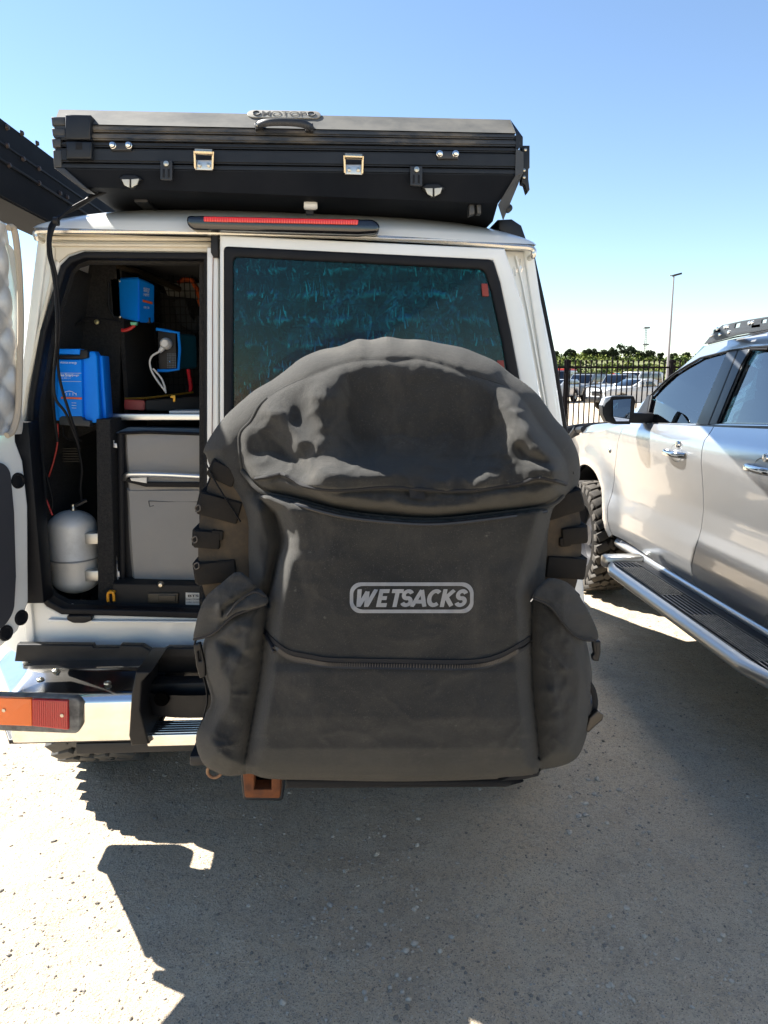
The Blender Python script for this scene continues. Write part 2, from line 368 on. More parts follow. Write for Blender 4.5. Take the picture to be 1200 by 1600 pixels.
# ---- hill with scrub
def hillh(X, Y):
    t = np.clip((Y-84)/80, 0, 1); t = t*t*(3-2*t); back = np.clip((Y-190)/200, 0, 1)
    return t*(4.9+2.2*fbm(X*.022, Y*.022, 3, 21)+.6*np.sin(X*.05+1))*(1-.3*back)-.3
SOIL = mat('scrub_soil', (.13, .125, .045), 1, col2=(.06, .085, .02), vscale=.25, vmix=1)
hx = np.linspace(-160, 330, 120); hy = np.concatenate([np.linspace(82, 200, 60), np.geomspace(205, 1200, 14)])
sheet('hill', hx, hy, hillh, SOIL)
LEAF1 = mat('scrub_leaves', (.12, .14, .022), .8, col2=(.035, .062, .015), vscale=.22, vmix=1, contrast=(.4, .6), spec=.2)
LEAF2 = mat('tree_leaves', (.022, .032, .014), .8, col2=(.045, .055, .02), vscale=.5, vmix=1, spec=.2)
BARK = mat('tree_bark', (.09, .075, .055), .95, col2=(.16, .14, .11), vscale=3, vmix=1)
def leafcloud(cent, rad, n, ls, r, shell=.55):
    d = r.normal(size=(n, 3)); d /= np.linalg.norm(d, axis=1)[:, None]; d[:, 2] = np.abs(d[:, 2])*np.where(r.random(n) < .85, 1, -.5)
    rr = (shell+(1-shell)*r.random(n))[:, None]; p = cent+d*rr*rad
    u = r.normal(size=(n, 3)); u /= np.linalg.norm(u, axis=1)[:, None]; v = np.cross(u, r.normal(size=(n, 3))); v /= np.linalg.norm(v, axis=1)[:, None]
    s = ls*r.uniform(.6, 1.4, n)[:, None]
    return np.stack([p-u*s, p+v*s*.7, p+u*s, p-v*s*.7], 1)
r = np.random.default_rng(11); Q = []
for k in range(2300):
    y = 84+112*r.random()**.8; x = r.uniform(-40, 135)*(y/140)
    if vnoise(np.array([x*.12]), np.array([y*.12]), 5)[0] < .22: continue
    h = r.uniform(.5, 1.5)*(1.5 if y > 150 else 1)*.8
    Q.append(leafcloud(np.array([x, y, float(hillh(np.array(x), np.array(y)))]), np.array([h*1.5, h*1.3, h]), 55, .26, r))
V = np.concatenate(Q).reshape(-1, 3); tag(mesh_np('scrub', V, np.arange(len(V)).reshape(-1, 4), LEAF1, 'stuff', smooth=False), 'low yellow green coastal scrub covering the hill', 'scrub')
def tree(u, vtop, wpx, Y, lab, seed):
    r = np.random.default_rng(seed); P = PY(u, vtop, Y); z0 = float(hillh(np.array(P.x), np.array(Y))); h = max(P.z-z0, 1.5); wr = wpx/2/1150*Y*1.2
    t = thing('ridge_tree', (P.x, Y, z0), lab, 'tree', 'trees along the top of the scrub hill')
    b = B(); tips = []
    b.tube([(P.x, Y, z0-.4), (P.x+.1, Y, z0+h*.3), (P.x-.05, Y, z0+h*.6)], [.22, .16, .09], 7)
    for k in range(6):
        a = r.uniform(0, 6.3); e = (P.x+cos(a)*wr*.6, Y+sin(a)*wr*.5, z0+h*r.uniform(.45, .8)); tips.append(e)
        b.tube([(P.x, Y, z0+h*r.uniform(.15, .4)), ((P.x+e[0])/2, (Y+e[1])/2, z0+h*.5), e], [.1, .07, .03], 5)
    b.obj('trunk', BARK, t)
    C_ = [leafcloud(np.array(e), np.array([wr*.42, wr*.4, h*.24])*r.uniform(.8, 1.2), 130, .20, r, .3) for e in tips]
    C_.append(leafcloud(np.array([P.x, Y, z0+h*.45]), np.array([wr*.8, wr*.5, h*.52]), 260, .2, r, .3))
    C_ += [leafcloud(np.array([P.x+r.uniform(-1.1, 1.1)*wr, Y, z0+h*r.uniform(.1, .6)]), np.array([wr*.45, wr*.3, h*.24]), 90, .18, r, .3) for _ in range(5)]
    V = np.concatenate(C_).reshape(-1, 3); mesh_np('crown', V, np.arange(len(V)).reshape(-1, 4), LEAF2, smooth=False, parent=t)
for i, (u, v, w_, lab) in enumerate([(867, 549, 10, 'small dark tree on the ridge just right of the white wagon'), (891, 544, 15, 'flat crowned dark tree on the ridge above the red topped van'),
    (915, 545, 12, 'narrow dark tree on the ridge, left half of a close pair'), (925, 545, 12, 'dark round tree on the ridge, right half of a close pair'), (941, 546, 19, 'wide low tree on the ridge above the silver station wagon'),
    (958, 543, 13, 'small pointed tree on the ridge left of the tallest tree'), (979, 538, 26, 'tallest and widest dark tree on the scrub ridge'), (999, 547, 16, 'bushy tree at the right foot of the tallest ridge tree'),
    (1017, 547, 13, 'thin open tree on the ridge beside the distant mast'), (1032, 552, 9, 'small round tree on the ridge left of the light pole'), (1053, 551, 9, 'small tree on the ridge right of the light pole'), (1071, 551, 14, 'low tree on the ridge above the bonnet of the silver ute')]):
    tree(u, v, w_, 160, lab, 100+i)

# ---- floodlight pole and mast
GALV = mat('galvanised_steel', (.22, .21, .22), .6, .2)
a = PY(1043.5, 600, 80); b_ = PY(1053, 431, 80)
t = thing('floodlight_pole', (b_.x, 80, 0), 'tall slim grey light pole standing behind the fence, a floodlight at its tip', 'light pole')
B().tube([(b_.x, 80, 0), (b_.x, 80, b_.z*.5), (b_.x, 80, b_.z)], [.16, .12, .07], 12).obj('pole', GALV, t)
fb = B(); fb.obox((b_.x+.25, 79.8, b_.z+.1), (1, 0, .25), (0, 1, 0), (-.25, 0, 1), .42, .25, .09, .02).obj('floodlight', BLACKP, t)
B().obox((b_.x-.1, 80, b_.z+.02), (1, 0, 0), (0, 1, 0), (0, 0, 1), .35, .05, .05).obj('bracket', GALV, t)
mt = PY(1010, 511, 330); t = thing('radio_mast', (mt.x, 330, 4), 'faint thin lattice mast far behind the scrub hill', 'mast')
mb = B(); 
for dx, dy in ((-.5, 0), (.5, 0), (0, .8)): mb.tube([(mt.x+dx*1.4, 330+dy, 0), (mt.x+dx*.6, 330+dy, mt.z)], .10, 5)
for k in range(24):
    z = k*mt.z/24; s_ = 1-.4*k/24; mb.tube([(mt.x-.6*s_, 330, z), (mt.x+.6*s_, 330, z+mt.z/24)], .05, 4); mb.tube([(mt.x+.6*s_, 330, z), (mt.x-.6*s_, 330, z+mt.z/24)], .05, 4)
mb.obj('lattice', GALV, t)
for z in (mt.z-.3, mt.z*.68): B().box(mt.x-1.3, mt.x+1.3, 329, 331, z-.35, z+.35, .1).obj('antenna_head', GALV, t)

# ---- fence
FB = mat('black_fence_paint', (.006, .005, .006), .8, spec=.1)
FY = 17.0; f = thing('security_fence', (0, FY, 0), 'black steel picket fence with round caps between the two car parks', 'fence')
zt = PY(950, 563, FY).z; zr = PY(950, 574, FY).z
pk = B().box(-.0125, .0125, FY-.0125, FY+.0125, .06, zt-.05, 0).lathe([(.0125, zt-.06), (.024, zt-.045), (.028, zt-.02), (.02, zt+.004), (0, zt+.012)], (0, FY, 0), 'z', 8)
p0 = pk.obj('picket', FB, f); x0 = -7.0; k = 0; p0.location.x = x0
for k in range(1, 176):
    c = p0.copy(); COL.objects.link(c); c.location.x = x0+k*.123
r0 = B().box(-7.1, 14.7, FY-.02, FY+.02, zr-.022, zr+.022, .003).obj('rail', FB, f); r1 = r0.copy(); COL.objects.link(r1); r1.location.z = .22
px0 = PY(885, 600, FY).x
ps = B().box(px0-.04, px0+.04, FY-.045, FY+.035, 0, zt+.02, .006).obj('post', FB, f)
for k in (-5, -4, -3, -2, -1, 1, 2, 3):
    c = ps.copy(); COL.objects.link(c); c.location.x = px0+2.45*k

# ---- vehicles in the far car park
WHEELM = mat('alloy_wheel', (.35, .35, .36), .35, .7); DGLASS = glass('car_window_dark', (.05, .07, .09), .03, 1, 1.8); LAMPG = mat('headlamp', (.75, .78, .8), .1, coat=1)
def far_vehicle(name, lab, cat, loc, ang, paint, kind='wagon', L=4.7, W=1.85, H=1.8, extras=()):
    t = thing(name, (0, 0, 0), lab, cat, 'vehicles parked beyond the fence'); hl = L/2
    hood = hl*.42 if kind != 'van' else hl*.75
    body = [(-hl, .42), (-hl, .95), (-hl+.12, 1.03), (-hood, 1.13), (hl-.1, 1.13), (hl, .98), (hl, .45)]
    if kind == 'ute': cab_end = .55
    elif kind == 'canopy': cab_end = hl-.15
    else: cab_end = hl-.12
    roofa = -hood+.62 if kind != 'van' else -hood+.45
    arch = []
    def yz(p, x0, wd, m, nm, bev=.05, par=t, lab=None):
        o = B().plate(p, (), (x0, 0, 0), (0, 1, 0), (0, 0, 1), (1, 0, 0), wd, bev).obj(nm, m, par)
        return o
    def arcp(cy, rr): return [(cy-rr*cos(a), .40+rr*sin(a)) for a in [pi*k/8 for k in range(9)]]
    fa, ra = -hl+.82, hl-.95
    low = [(-hl, .95), (-hl, .42)]+arcp(fa, .45)[::1]+arcp(ra, .45)+[(hl, .45), (hl, .98), (hl-.1, 1.13), (-hood, 1.13), (-hl+.12, 1.03)]
    yz(low, -W/2, W, paint, 'body')
    gh_ = [(-hood+.02, 1.12), (roofa, H-.04), (roofa+.15, H), (cab_end-.35, H), (cab_end-.05, H-.08), (cab_end+(.1 if kind != 'ute' else .05), 1.12)]
    yz(gh_, -W/2+.10, W-.2, paint, 'cabin', .08)
    gl = [(-hood+.22, 1.16), (roofa+.10, H-.13), (cab_end-.40, H-.13), (cab_end-.16, 1.16)]
    for sgn in (-1, 1): yz(gl, (-W/2+.085) if sgn < 0 else (W/2-.1), .015, DGLASS, 'side_window', .003)
    for yy in (-.25, .75):
        if yy < cab_end-.3: B().box(-W/2+.075, W/2-.075, yy-.04, yy+.04, 1.14, H-.1, .01).obj('pillar', paint, t)
    n = Vector((0, -(H-.16), (roofa+hood))).normalized(); n = Vector((0, -(H-1.16), roofa+hood)).normalized()
    d = Vector((0, roofa+hood-.02, H-1.16)).normalized(); ln = sqrt((roofa+hood)**2+(H-1.16)**2)
    B().obox(Vector((0, -hood+.02, 1.13))+d*(ln*.5)+n*.012, (1, 0, 0), d, n, W/2-.2, ln*.43, .01, .005).obj('windscreen', DGLASS, t)
    if kind in ('canopy', 'wagon', 'van'): B().box(-W/2+.22, W/2-.22, cab_end+.0, cab_end+.05, 1.2, H-.2, .02).obj('rear_window', DGLASS, t)
    for sx in (-1, 1):
        B().box(sx*(W/2-.38)-.2, sx*(W/2-.38)+.2, -hl-.02, -hl+.06, .76, .93, .03).obj('headlight', LAMPG, t)
        B().box(sx*(W/2-.14)-.08, sx*(W/2-.14)+.08, hl-.04, hl+.03, .75, 1.0, .02).obj('tail_light', REDL, t)
        B().box(sx*(W/2+.1)-.1, sx*(W/2+.1)+.1, -hood+.25, -hood+.4, 1.12, 1.28, .04).obj('mirror', paint, t)
        for cy in (fa, ra):
            wq = B().lathe([(.2, -.11), (.34, -.12), (.385, -.09), (.39, 0), (.385, .09), (.34, .12), (.2, .11)], (sx*(W/2-.13), cy, .39), 'x', 20).obj('wheel', TYRE, t)
            B().lathe([(0, .06*sx), (.1, .09*sx), (.2, .105*sx), (.245, .10*sx), (.25, 0)], (sx*(W/2-.13), cy, .39), 'x', 20).obj('rim', WHEELM, wq)
    B().box(-W/2+.55, W/2-.55, -hl-.03, -hl+.05, .72, .92, .02).obj('grille', BLACKP if 'bull' in extras else CHROME, t)
    B().box(-W/2+.05, W/2-.05, -hl-.08, -hl+.1, .42, .66, .06).obj('front_bumper', paint if 'bull' not in extras else BLACKP, t)
    if 'bull' in extras:
        bb = B(); bb.tube(catmull([(-.75, -hl-.12, .55), (-.7, -hl-.16, 1.0), (-.3, -hl-.2, 1.12), (.3, -hl-.2, 1.12), (.7, -hl-.16, 1.0), (.75, -hl-.12, .55)], 5), .035, 8)
        for x in (-.28, .28): bb.tube([(x, -hl-.15, .5), (x, -hl-.2, 1.12)], .03, 8)
        bb.obj('bull_bar', BLACKP, t)
    if 'rack' in extras:
        for yy in (roofa+.4, cab_end-.7): B().box(-W/2+.12, W/2-.12, yy-.04, yy+.04, H+.03, H+.09, .01).obj('roof_bar', BLACKP, t)
    if 'tray' in extras: pass
    if 'redtop' in extras: B().box(-W/2+.15, W/2-.15, roofa-.05, cab_end-.2, H-.01, H+.12, .05).obj('red_roof', mat('red_panel', (.5, .02, .03), .5), t)
    if kind == 'canopy': B().box(-W/2+.09, W/2-.09, .62, .68, 1.12, H+.01, .01).obj('canopy_gap', BLACKP, t)
    t.location = loc; t.rotation_euler = (0, 0, ang); return t
def gp(u, Y): return (PY(u, 600, Y).x, Y, -.004)
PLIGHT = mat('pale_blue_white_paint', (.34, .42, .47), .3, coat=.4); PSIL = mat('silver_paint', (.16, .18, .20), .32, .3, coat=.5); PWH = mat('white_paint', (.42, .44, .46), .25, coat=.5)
far_vehicle('parked_van', 'pale blue white van with a red roof at the left end behind the fence', 'van', gp(876, 62), radians(-30), PLIGHT, 'van', 5.0, 1.9, 2.15, ('redtop',))
far_vehicle('parked_station_wagon', 'silver station wagon with black bull bar and roof bars behind the fence', 'car', gp(914, 50), radians(-46), PSIL, 'wagon', 4.7, 1.85, 1.78, ('bull', 'rack'))
far_vehicle('parked_pickup', 'silver pickup with open tray parked right of the silver station wagon', 'pickup', gp(970, 47), radians(-52), PSIL, 'ute', 5.3, 1.85, 1.76)
far_vehicle('parked_canopy_pickup', 'white pickup with a white canopy parked behind the silver pickup', 'pickup', gp(992, 57), radians(-56), PWH, 'canopy', 5.3, 1.9, 2.0)
far_vehicle('parked_hatchback', 'white car in front of the silver pickup, mostly hidden by the black side mirror', 'car', gp(999, 35), radians(-78), PWH, 'ute', 4.6, 1.8, 1.5, ('bull',))
far_vehicle('parked_hatchback', 'white car parked left of the bull bar wagon, only its front showing', 'car', gp(868, 47), radians(-40), PWH, 'wagon', 4.3, 1.8, 1.45)
for i, (x, lab) in enumerate([(-14, 'white car parked alone at the far left beyond the fence'), (27, 'silver car farthest to the right beyond the fence'), (22.5, 'white car beyond the fence to the right of the floodlight pole')]):
    far_vehicle('parked_car', lab, 'car', (x, 46+i, 0), radians(-40), [PWH, PSIL, PWH][i], 'wagon')
for u, c_, nm, lab, shp in ((958, (.5, .03, .02), 'round_sign', 'small round red sign on a post beyond the far cars', 0), (963, (.05, .35, .55), 'panel_sign', 'small upright light blue sign beyond the far cars', 1)):
    P = PY(u, 590, 66); t = thing(nm, (P.x, 66, 0), lab, 'sign'); B().tube([(P.x, 66, 0), (P.x, 66, P.z)], .04, 8).obj('post', GALV, t)
    if shp: B().box(P.x-.25, P.x+.25, 65.93, 65.97, P.z-.4, P.z+.4, .01).obj('panel', mat(nm, c_, .5), t)
    else: B().disc((P.x, 65.95, P.z), 'y', .38, -.03, 20).obj('panel', mat(nm, c_, .5), t)
# ================================================================== OFF-ROAD WAGON
YR = 2.30
veh = thing('off_road_wagon', (-.17, 4.4, 0), 'white boxy off-road wagon with its left rear door open, in the middle of the picture', 'four wheel drive')
hole = [(90, 432), (95, 415), (108, 402), (131, 394), (327, 396), (327, 966), (96, 959), (73, 947), (58, 930), (52, 883), (47, 767), (41, 679), (44, 628), (63, 517)]
rear_outer = [(60, 368), (832, 392), (846, 470), (864, 560), (884, 690), (905, 830), (916, 960), (912, 1036), (680, 1040), (300, 1040), (268, 1036), (40, 1030), (6, 1010), (9, 880), (12, 760), (18, 680), (33, 560), (52, 440)]
hole_r = [(360, 400), (775, 412), (800, 486), (822, 600), (850, 760), (868, 900), (860, 940), (360, 940)]
B().platey(rear_outer, [hole, hole_r], YR+.012, .05, .008).obj('rear_frame', WHITE, veh)
# black weather strip round the opening
def inset(r, d):
    cx = sum(p[0] for p in r)/len(r); cy = sum(p[1] for p in r)/len(r); out = []
    n = len(r)
    for i in range(n):
        a, b, c = Vector(r[i-1]), Vector(r[i]), Vector(r[(i+1) % n]); e1 = (b-a).normalized(); e2 = (c-b).normalized()
        n1 = Vector((-e1.y, e1.x)); n2 = Vector((-e2.y, e2.x)); nn = (n1+n2).normalized()
        if nn.dot(Vector((cx, cy))-b) < 0: nn = -nn
        out.append(b+nn*d/max(.5, nn.dot(n1) if nn.dot(n1) > 0 else .7))
    return out
B().platey(inset(hole, -1.5), [inset(hole, 9)], YR-.004, .05, .006).obj('door_seal', RUBBER, veh)
B().platey(inset(hole, 7), [inset(hole, 16)], YR+.05, .05, .004).obj('door_jamb', CARPET, veh)
# cream flange lines inside the rain channel above the opening and down the left pillar
b = B(); b.tube([PY(u, v, YR-.002) for u, v in [(78, 372), (200, 373), (331, 373)]], .006, 8); b.tube([PY(u, v, YR-.002) for u, v in [(80, 382), (200, 383), (331, 384)]], .0045, 8)
b.obj('channel_ridge', CREAM, veh)
b = B(); b.tube([PY(u, v, YR+.004) for u, v in [(84, 388), (83, 410), (80, 440), (62, 515), (46, 590), (38, 640), (34, 700), (36, 780)]], .006, 8).obj('pillar_flange', CREAM, veh)
B().platey([(82, 376), (330, 378), (330, 394), (128, 391), (106, 398), (92, 410), (84, 404)], [], YR+.006, .01, .003).obj('channel_panel', CREAM, veh)
# white flange of the closed door, narrow strip right of the opening
B().platey([(323, 386), (341, 386), (341, 960), (323, 960)], [], YR-.03, .035, .006).obj('door_edge', WHITE, veh)
b = B(); b.tube([PY(u, v, YR-.034) for u, v in [(333, 402), (332, 480), (332, 600), (331, 700)]], .0012, 6).obj('rust_line', RUST, veh)
B().platey([(329, 366), (341, 366), (341, 402), (333, 402), (329, 394)], [], YR-.045, .03, .004).obj('black_corner_cap', BLACKP, veh)
# closed right door
rd = B().platey([(343, 367), (789, 388), (803, 430), (820, 486), (844, 612), (870, 760), (888, 900), (890, 962), (343, 962)], [[(352, 388), (770, 407), (780, 440), (797, 520), (812, 600), (826, 694), (352, 694)]], YR-.055, .05, .007).obj('rear_door', WHITE, veh)
wouter = [(349, 384), (771, 405), (782, 440), (799, 520), (814, 600), (829, 698), (349, 698)]
wglass = [(364, 401), (757, 421), (768, 455), (784, 530), (798, 610), (808, 680), (364, 680)]
B().platey(fillet(wouter, 8), [fillet(wglass, 10)], YR-.062, .02, .007).obj('window_rubber', RUBBER, rd)
B().platey(fillet([(356, 392), (765, 413), (778, 455), (795, 530), (808, 610), (820, 690), (356, 690)], 8), [], YR-.052, .005, .001).obj('window_glass', TINT, rd)
# thin red heating lines and stickers
b = B()
for v0, v1 in ((428, 447), (468, 486), (508, 525), (548, 563), (572, 588)): b.tube([PY(365, v0, YR-.046), PY(790, v1, YR-.046)], .0007, 4)
b.tube([PY(365, 426, YR-.046), PY(365, 600, YR-.046)], .0009, 4); b.obj('heater_line', mat('heater_red', (.12, .02, .015), .6), rd)
for (u0, v0, u1, v1) in ((752, 443, 762, 463), (777, 563, 787, 580)):
    B().platey([(u0, v0), (u1, v0), (u1+2, v1), (u0+2, v1)], [], YR-.058, .004, .0008).obj('window_sticker', mat('red_sticker', (.22, .02, .012), .5), rd)
# right corner pillar crease and the black trim along the right side
b = B(); b.tube([PY(u, v, YR+.006) for u, v in [(806, 400), (816, 440), (832, 520), (850, 620), (866, 720)]], .004, 6).obj('pillar_crease', WHITE, veh)
B().platey([(827, 396), (836, 398), (852, 470), (870, 560), (889, 680), (892, 720), (884, 720), (866, 580), (845, 480)], [], YR+.03, .04, .006).obj('side_window_edge', RUBBER, veh)
# quilted reflective insulation behind the glass
u0, v0, u1, v1 = 366, 402, 800, 690
def quiltf(nu, nv, depth=.03, x0=None):
    pass
a0 = PY(350, 395, YR+.02); a1 = PY(815, 690, YR+.02)
def qf(s, t):
    x = a0.x+(a1.x-a0.x)*s; z = a0.z+(a1.z-a0.z)*t
    p = (x/.19+z/.15); q = (x/.19-z/.15)
    puff = abs(sin(pi*p))*abs(sin(pi*q))
    wr = .5*sin(x*310+4*sin(z*37))*math.exp(-((p-round(p))**2)*18)+.5*sin(x*205+3*sin(z*51+1))*math.exp(-((q-round(q))**2)*18)
    return (x, YR+.055-.042*puff**.9+.006*wr*1.6*(.4+sin(z*90+x*40)**2)+.004*sin(x*40+z*9)*sin(z*33), z)
FOIL = mat('foil_insulation', (.50, .56, .60), .20, 1, col2=(.18, .21, .24), vscale=14, vmix=.9, contrast=(.42, .55), bump=.5, bscale=55, bdist=.004, stretch=(2.2, 1, .8))
B().grid(qf, 260, 170).obj('insulation_panel', FOIL, veh, smooth=60)

_r = np.random.default_rng(5); b = B()
for i_ in range(-6, 8):
    for j_ in range(1, 16):
        cx_, cz_ = .19*(i_+(.5 if j_ % 2 else 0))/1.0, 1.0+.075*j_
        if not (a0.x-.03 < cx_ < a1.x+.03 and a1.z < cz_ < a0.z): continue
        for k_ in range(int(_r.integers(14, 30))):
            t_ = _r.uniform(-1, 1); x_ = cx_+t_*.062; z_ = cz_-.030*t_*(1 if t_ > 0 else -.3)-.012+_r.normal()*.014; x_ += _r.normal()*.012
            if not (a0.x+.01 < x_ < a1.x-.01 and a1.z+.01 < z_ < a0.z-.012): continue
            l_ = _r.uniform(.005, .024)*(1-abs(t_)*.5); w_ = _r.uniform(.0010, .0026); tz, tx = _r.normal()*.35, _r.normal()*.5
            y_ = YR+.008; ax_ = Vector((1, tx, 0)).normalized(); az_ = Vector((_r.normal()*.15, tz, 1)).normalized()
            c_ = Vector((x_, y_, z_)); b.add([c_-ax_*w_-az_*l_, c_+ax_*w_-az_*l_, c_+ax_*w_*.5+az_*l_, c_-ax_*w_*.5+az_*l_], [(0, 1, 2, 3)])
tag(b.obj('foil_glint', mat('glint_white', (.97, .98, .98), .25, .55), veh, smooth=0), kind='stuff')  # near-white slivers over the creases, standing in for glints on the foil

# roof
gl0 = PY(60, 360, YR); gr0 = PY(833, 386, YR); zl, zrr = gl0.z, gr0.z; xl, xr = gl0.x, gr0.x
def prof(s, p=3.4): return max(0, 1-abs(2*s-1)**p)**(1/p)
def rooff(s, t):
    s_ = .5-.5*cos(pi*s); y = YR-.035+t*t*.45+t*1.95; H = .105*min(1, (t*3.05/.30))**.5*(1 if t < .9 else 1-(t-.9)*3)
    if t == 0: H = 0
    return (xl+(xr-xl)*s_, y-.02*prof(s_), zl+(zrr-zl)*s_+H*prof(s_, 3.0))
ts = [0, .02, .05, .1, .16, .25, .4, .6, .8, .9, .95, 1]
def roofg(s, t):
    k = t*(len(ts)-1)*3; i = min(int(k/3), len(ts)-2); return rooff(s, ts[i]+(ts[i+1]-ts[i])*(k/3-i))
B().grid(roofg, 56, 33).obj('roof', WHITE, veh, smooth=60)
b = B(); gpts = [PY(u, v, YR-.045) for u, v in [(57, 372), (56, 364), (64, 361), (120, 361), (320, 363), (480, 367), (600, 372), (720, 379), (800, 385), (826, 387), (834, 392), (833, 400)]]
b.tube([(xl-.01, 4.6, zl-.01)]+[Vector(p) for p in catmull(gpts, 4)]+[(xr+.01, 4.6, zrr-.01)], .0085, 8)
b.obj('rain_gutter', mat('worn_bright_trim', (.62, .62, .6), .22, .75, col2=(.7, .66, .55), vscale=30, vmix=.8), veh)
b = B().grid(lambda s, t: (xl+(xr-xl)*s, YR-.04+.04*t, zl+(zrr-zl)*s-.012), 12, 2).obj('gutter_underside', CREAM, veh)
# high brake light
def pill(u0, v0, u1, v1, r=6): return fillet([(u0, v0), (u1, v0+(v1-v0)*0), (u1, v1), (u0, v1)], r)
bl = B().platey(fillet([(291, 336), (583, 342), (594, 350), (592, 364), (560, 366), (300, 358), (291, 350)], 9), [], YR-.10, .09, .010).obj('brake_light', mat('gloss_black', (.006, .006, .007), .12, coat=.8), veh)
B().platey(fillet([(318, 338), (560, 343), (559, 351), (318, 346)], 2), [], YR-.104, .01, .002).obj('lens', BRAKERED, bl)
b = B()
for k in range(62): u = 320+k*3.87; b.platey([(u, 340+.021*(u-318)), (u+1.6, 340+.021*(u-318)), (u+1.6, 346+.021*(u-318)), (u, 346+.021*(u-318))], [], YR-.107, .004, .0008)
b.obj('led_row', mat('led_red', (.95, .08, .04), .15, coat=1), bl)
# small white camera on the roof edge
t_ = B().lathe([(0, -.02), (.011, -.02), (.0125, -.012), (.0125, .012), (.009, .018), (0, .019)], PY(486, 321, 2.26), 'x', 14).obj('roof_camera', WHITEP, veh)
B().box(PY(478, 330, 2.27).x, PY(490, 330, 2.27).x, 2.26, 2.28, PY(478, 336, 2.27).z, PY(478, 325, 2.27).z, .002).obj('camera_mount', BLACKP, veh)

# lower body panel, latch catch
b = B().platey([(75, 968), (130, 970), (306, 971), (306, 974), (75, 972)], [], YR-.006, .02, .002).obj('sill_ridge', WHITE, veh)
B().platey(fillet([(104, 962), (143, 962), (143, 970), (132, 974), (114, 974), (104, 969)], 3), [], YR-.012, .03, .004).obj('door_catch', BLACKP, veh)
# sides, floor and front of the body (seen from other positions; they cast the shadows)
WC = .5*(xl+xr)
bl_, br_ = -1.03, .70
def side(x0, x1, ztop, sgn, nm):
    up = Vector((x1-x0, 0, ztop-1.28)); L_ = up.length; up.normalize(); nn = Vector((-sgn, 0, 0))
    # lower
    low = [(YR, .62)]+[(2.95-.50*cos(a), .55+.50*sin(a)) for a in [pi*k/10 for k in range(0, 11)]]+[(5.45, .62)]+[(5.93-.48*cos(a), .55+.48*sin(a)) for a in [pi*k/10 for k in range(0, 11)]]+[(6.75, .62), (6.78, 1.0), (6.6, 1.14), (5.3, 1.15), (5.2, 1.13), (4.04, 1.13), (4.0, 1.28), (YR, 1.28)]
    B().plate(low, (), (x0, 0, 0), (0, 1, 0), (0, 0, 1), nn, .03, .006).obj(nm, WHITE, veh)
    n2 = up.cross(Vector((0, 1, 0))); n2 = n2 if n2.x*nn.x > 0 else -n2
    holes = [[(2.45, .08), (2.45, L_-.14), (3.85, L_-.14), (3.85, .08)], [(4.10, -.13), (4.10, L_-.07), (4.55, L_-.07), (5.22, -.13)]]
    B().plate([(YR, 0), (4.02, 0), (4.02, -.155), (5.34, -.155), (4.66, L_), (YR, L_)], holes, (x0, 0, 1.28), (0, 1, 0), up, n2, .03, .006).obj(nm.replace('side', 'upper_side'), WHITE, veh)
    B().plate(holes[0], (), Vector((x0, 0, 1.28))+n2*.02, (0, 1, 0), up, n2, .006, .001).obj('side_window', mat('covered_window', (.02, .022, .025), .1), veh)
    B().plate(holes[1], (), Vector((x0, 0, 1.28))+n2*.02, (0, 1, 0), up, n2, .004, .001).obj('front_side_window', CLEAR, veh)
side(br_, xr, zrr, 1, 'body_side'); side(bl_, xl, zl, -1, 'body_side')
B().box(bl_+.05, br_-.05, YR+.05, 5.2, .62, .68, .005).obj('floor', CARPET, veh)
B().box(bl_+.031, bl_+.036, YR+.06, 3.9, .68, 1.30, .002).obj('wall_lining', CARPET, veh)
B().plate([(YR+.06, 0), (3.9, 0), (3.9, .62), (YR+.06, .62)], (), (bl_+.036, 0, 1.29), (0, 1, 0), Vector((xl-bl_, 0, .67)).normalized(), Vector((.67, 0, bl_-xl)).normalized(), .004, .001).obj('wall_lining', CARPET, veh)
B().box(bl_+.2, br_-.2, YR+.08, 3.9, 1.93, 1.945, .002).obj('ceiling_lining', CARPET, veh)
B().box(bl_+.1, br_-.1, 2.5, 5.5, .45, .60, .03).obj('chassis', BLACKM, veh)
B().box(bl_+.02, br_-.02, 5.3, 6.72, 1.0, 1.16, .06, 3).obj('bonnet', WHITE, veh)
B().box(bl_+.06, br_-.06, 6.68, 6.80, .60, 1.05, .03).obj('grille', BLACKP, veh)
B().box(bl_, br_, 6.80, 6.95, .50, .70, .04).obj('front_bumper', CHROME, veh)
B().box(bl_+.12, br_-.10, 4.58, 4.66, 1.88, 1.94, .01).obj('windscreen_header', WHITE, veh)
B().box(bl_+.08, br_-.08, 5.15, 5.25, .7, 1.22, .01).obj('dashboard', BLACKP, veh)
B().plate([(xl+.06, 1.22), (xr-.06, 1.22), (xr-.04, 1.88), (xl+.04, 1.88)], (), (0, 6.32, 0), (1, 0, 0), (0, -.90, 1), (0, 1, 0), .005, .001).obj('windscreen', CLEAR, veh)
B().box(bl_+.06, br_-.06, 3.9, 3.94, .68, 1.98, .003).obj('bulkhead', CARPET, veh)
for x0, x1 in ((-.85, -.30), (.02, .55)): B().box(x0, x1, 4.1, 4.25, .75, 1.6, .04).box(x0, x1, 4.2, 4.65, .72, .9, .04).obj('front_seat', DARKG, veh)

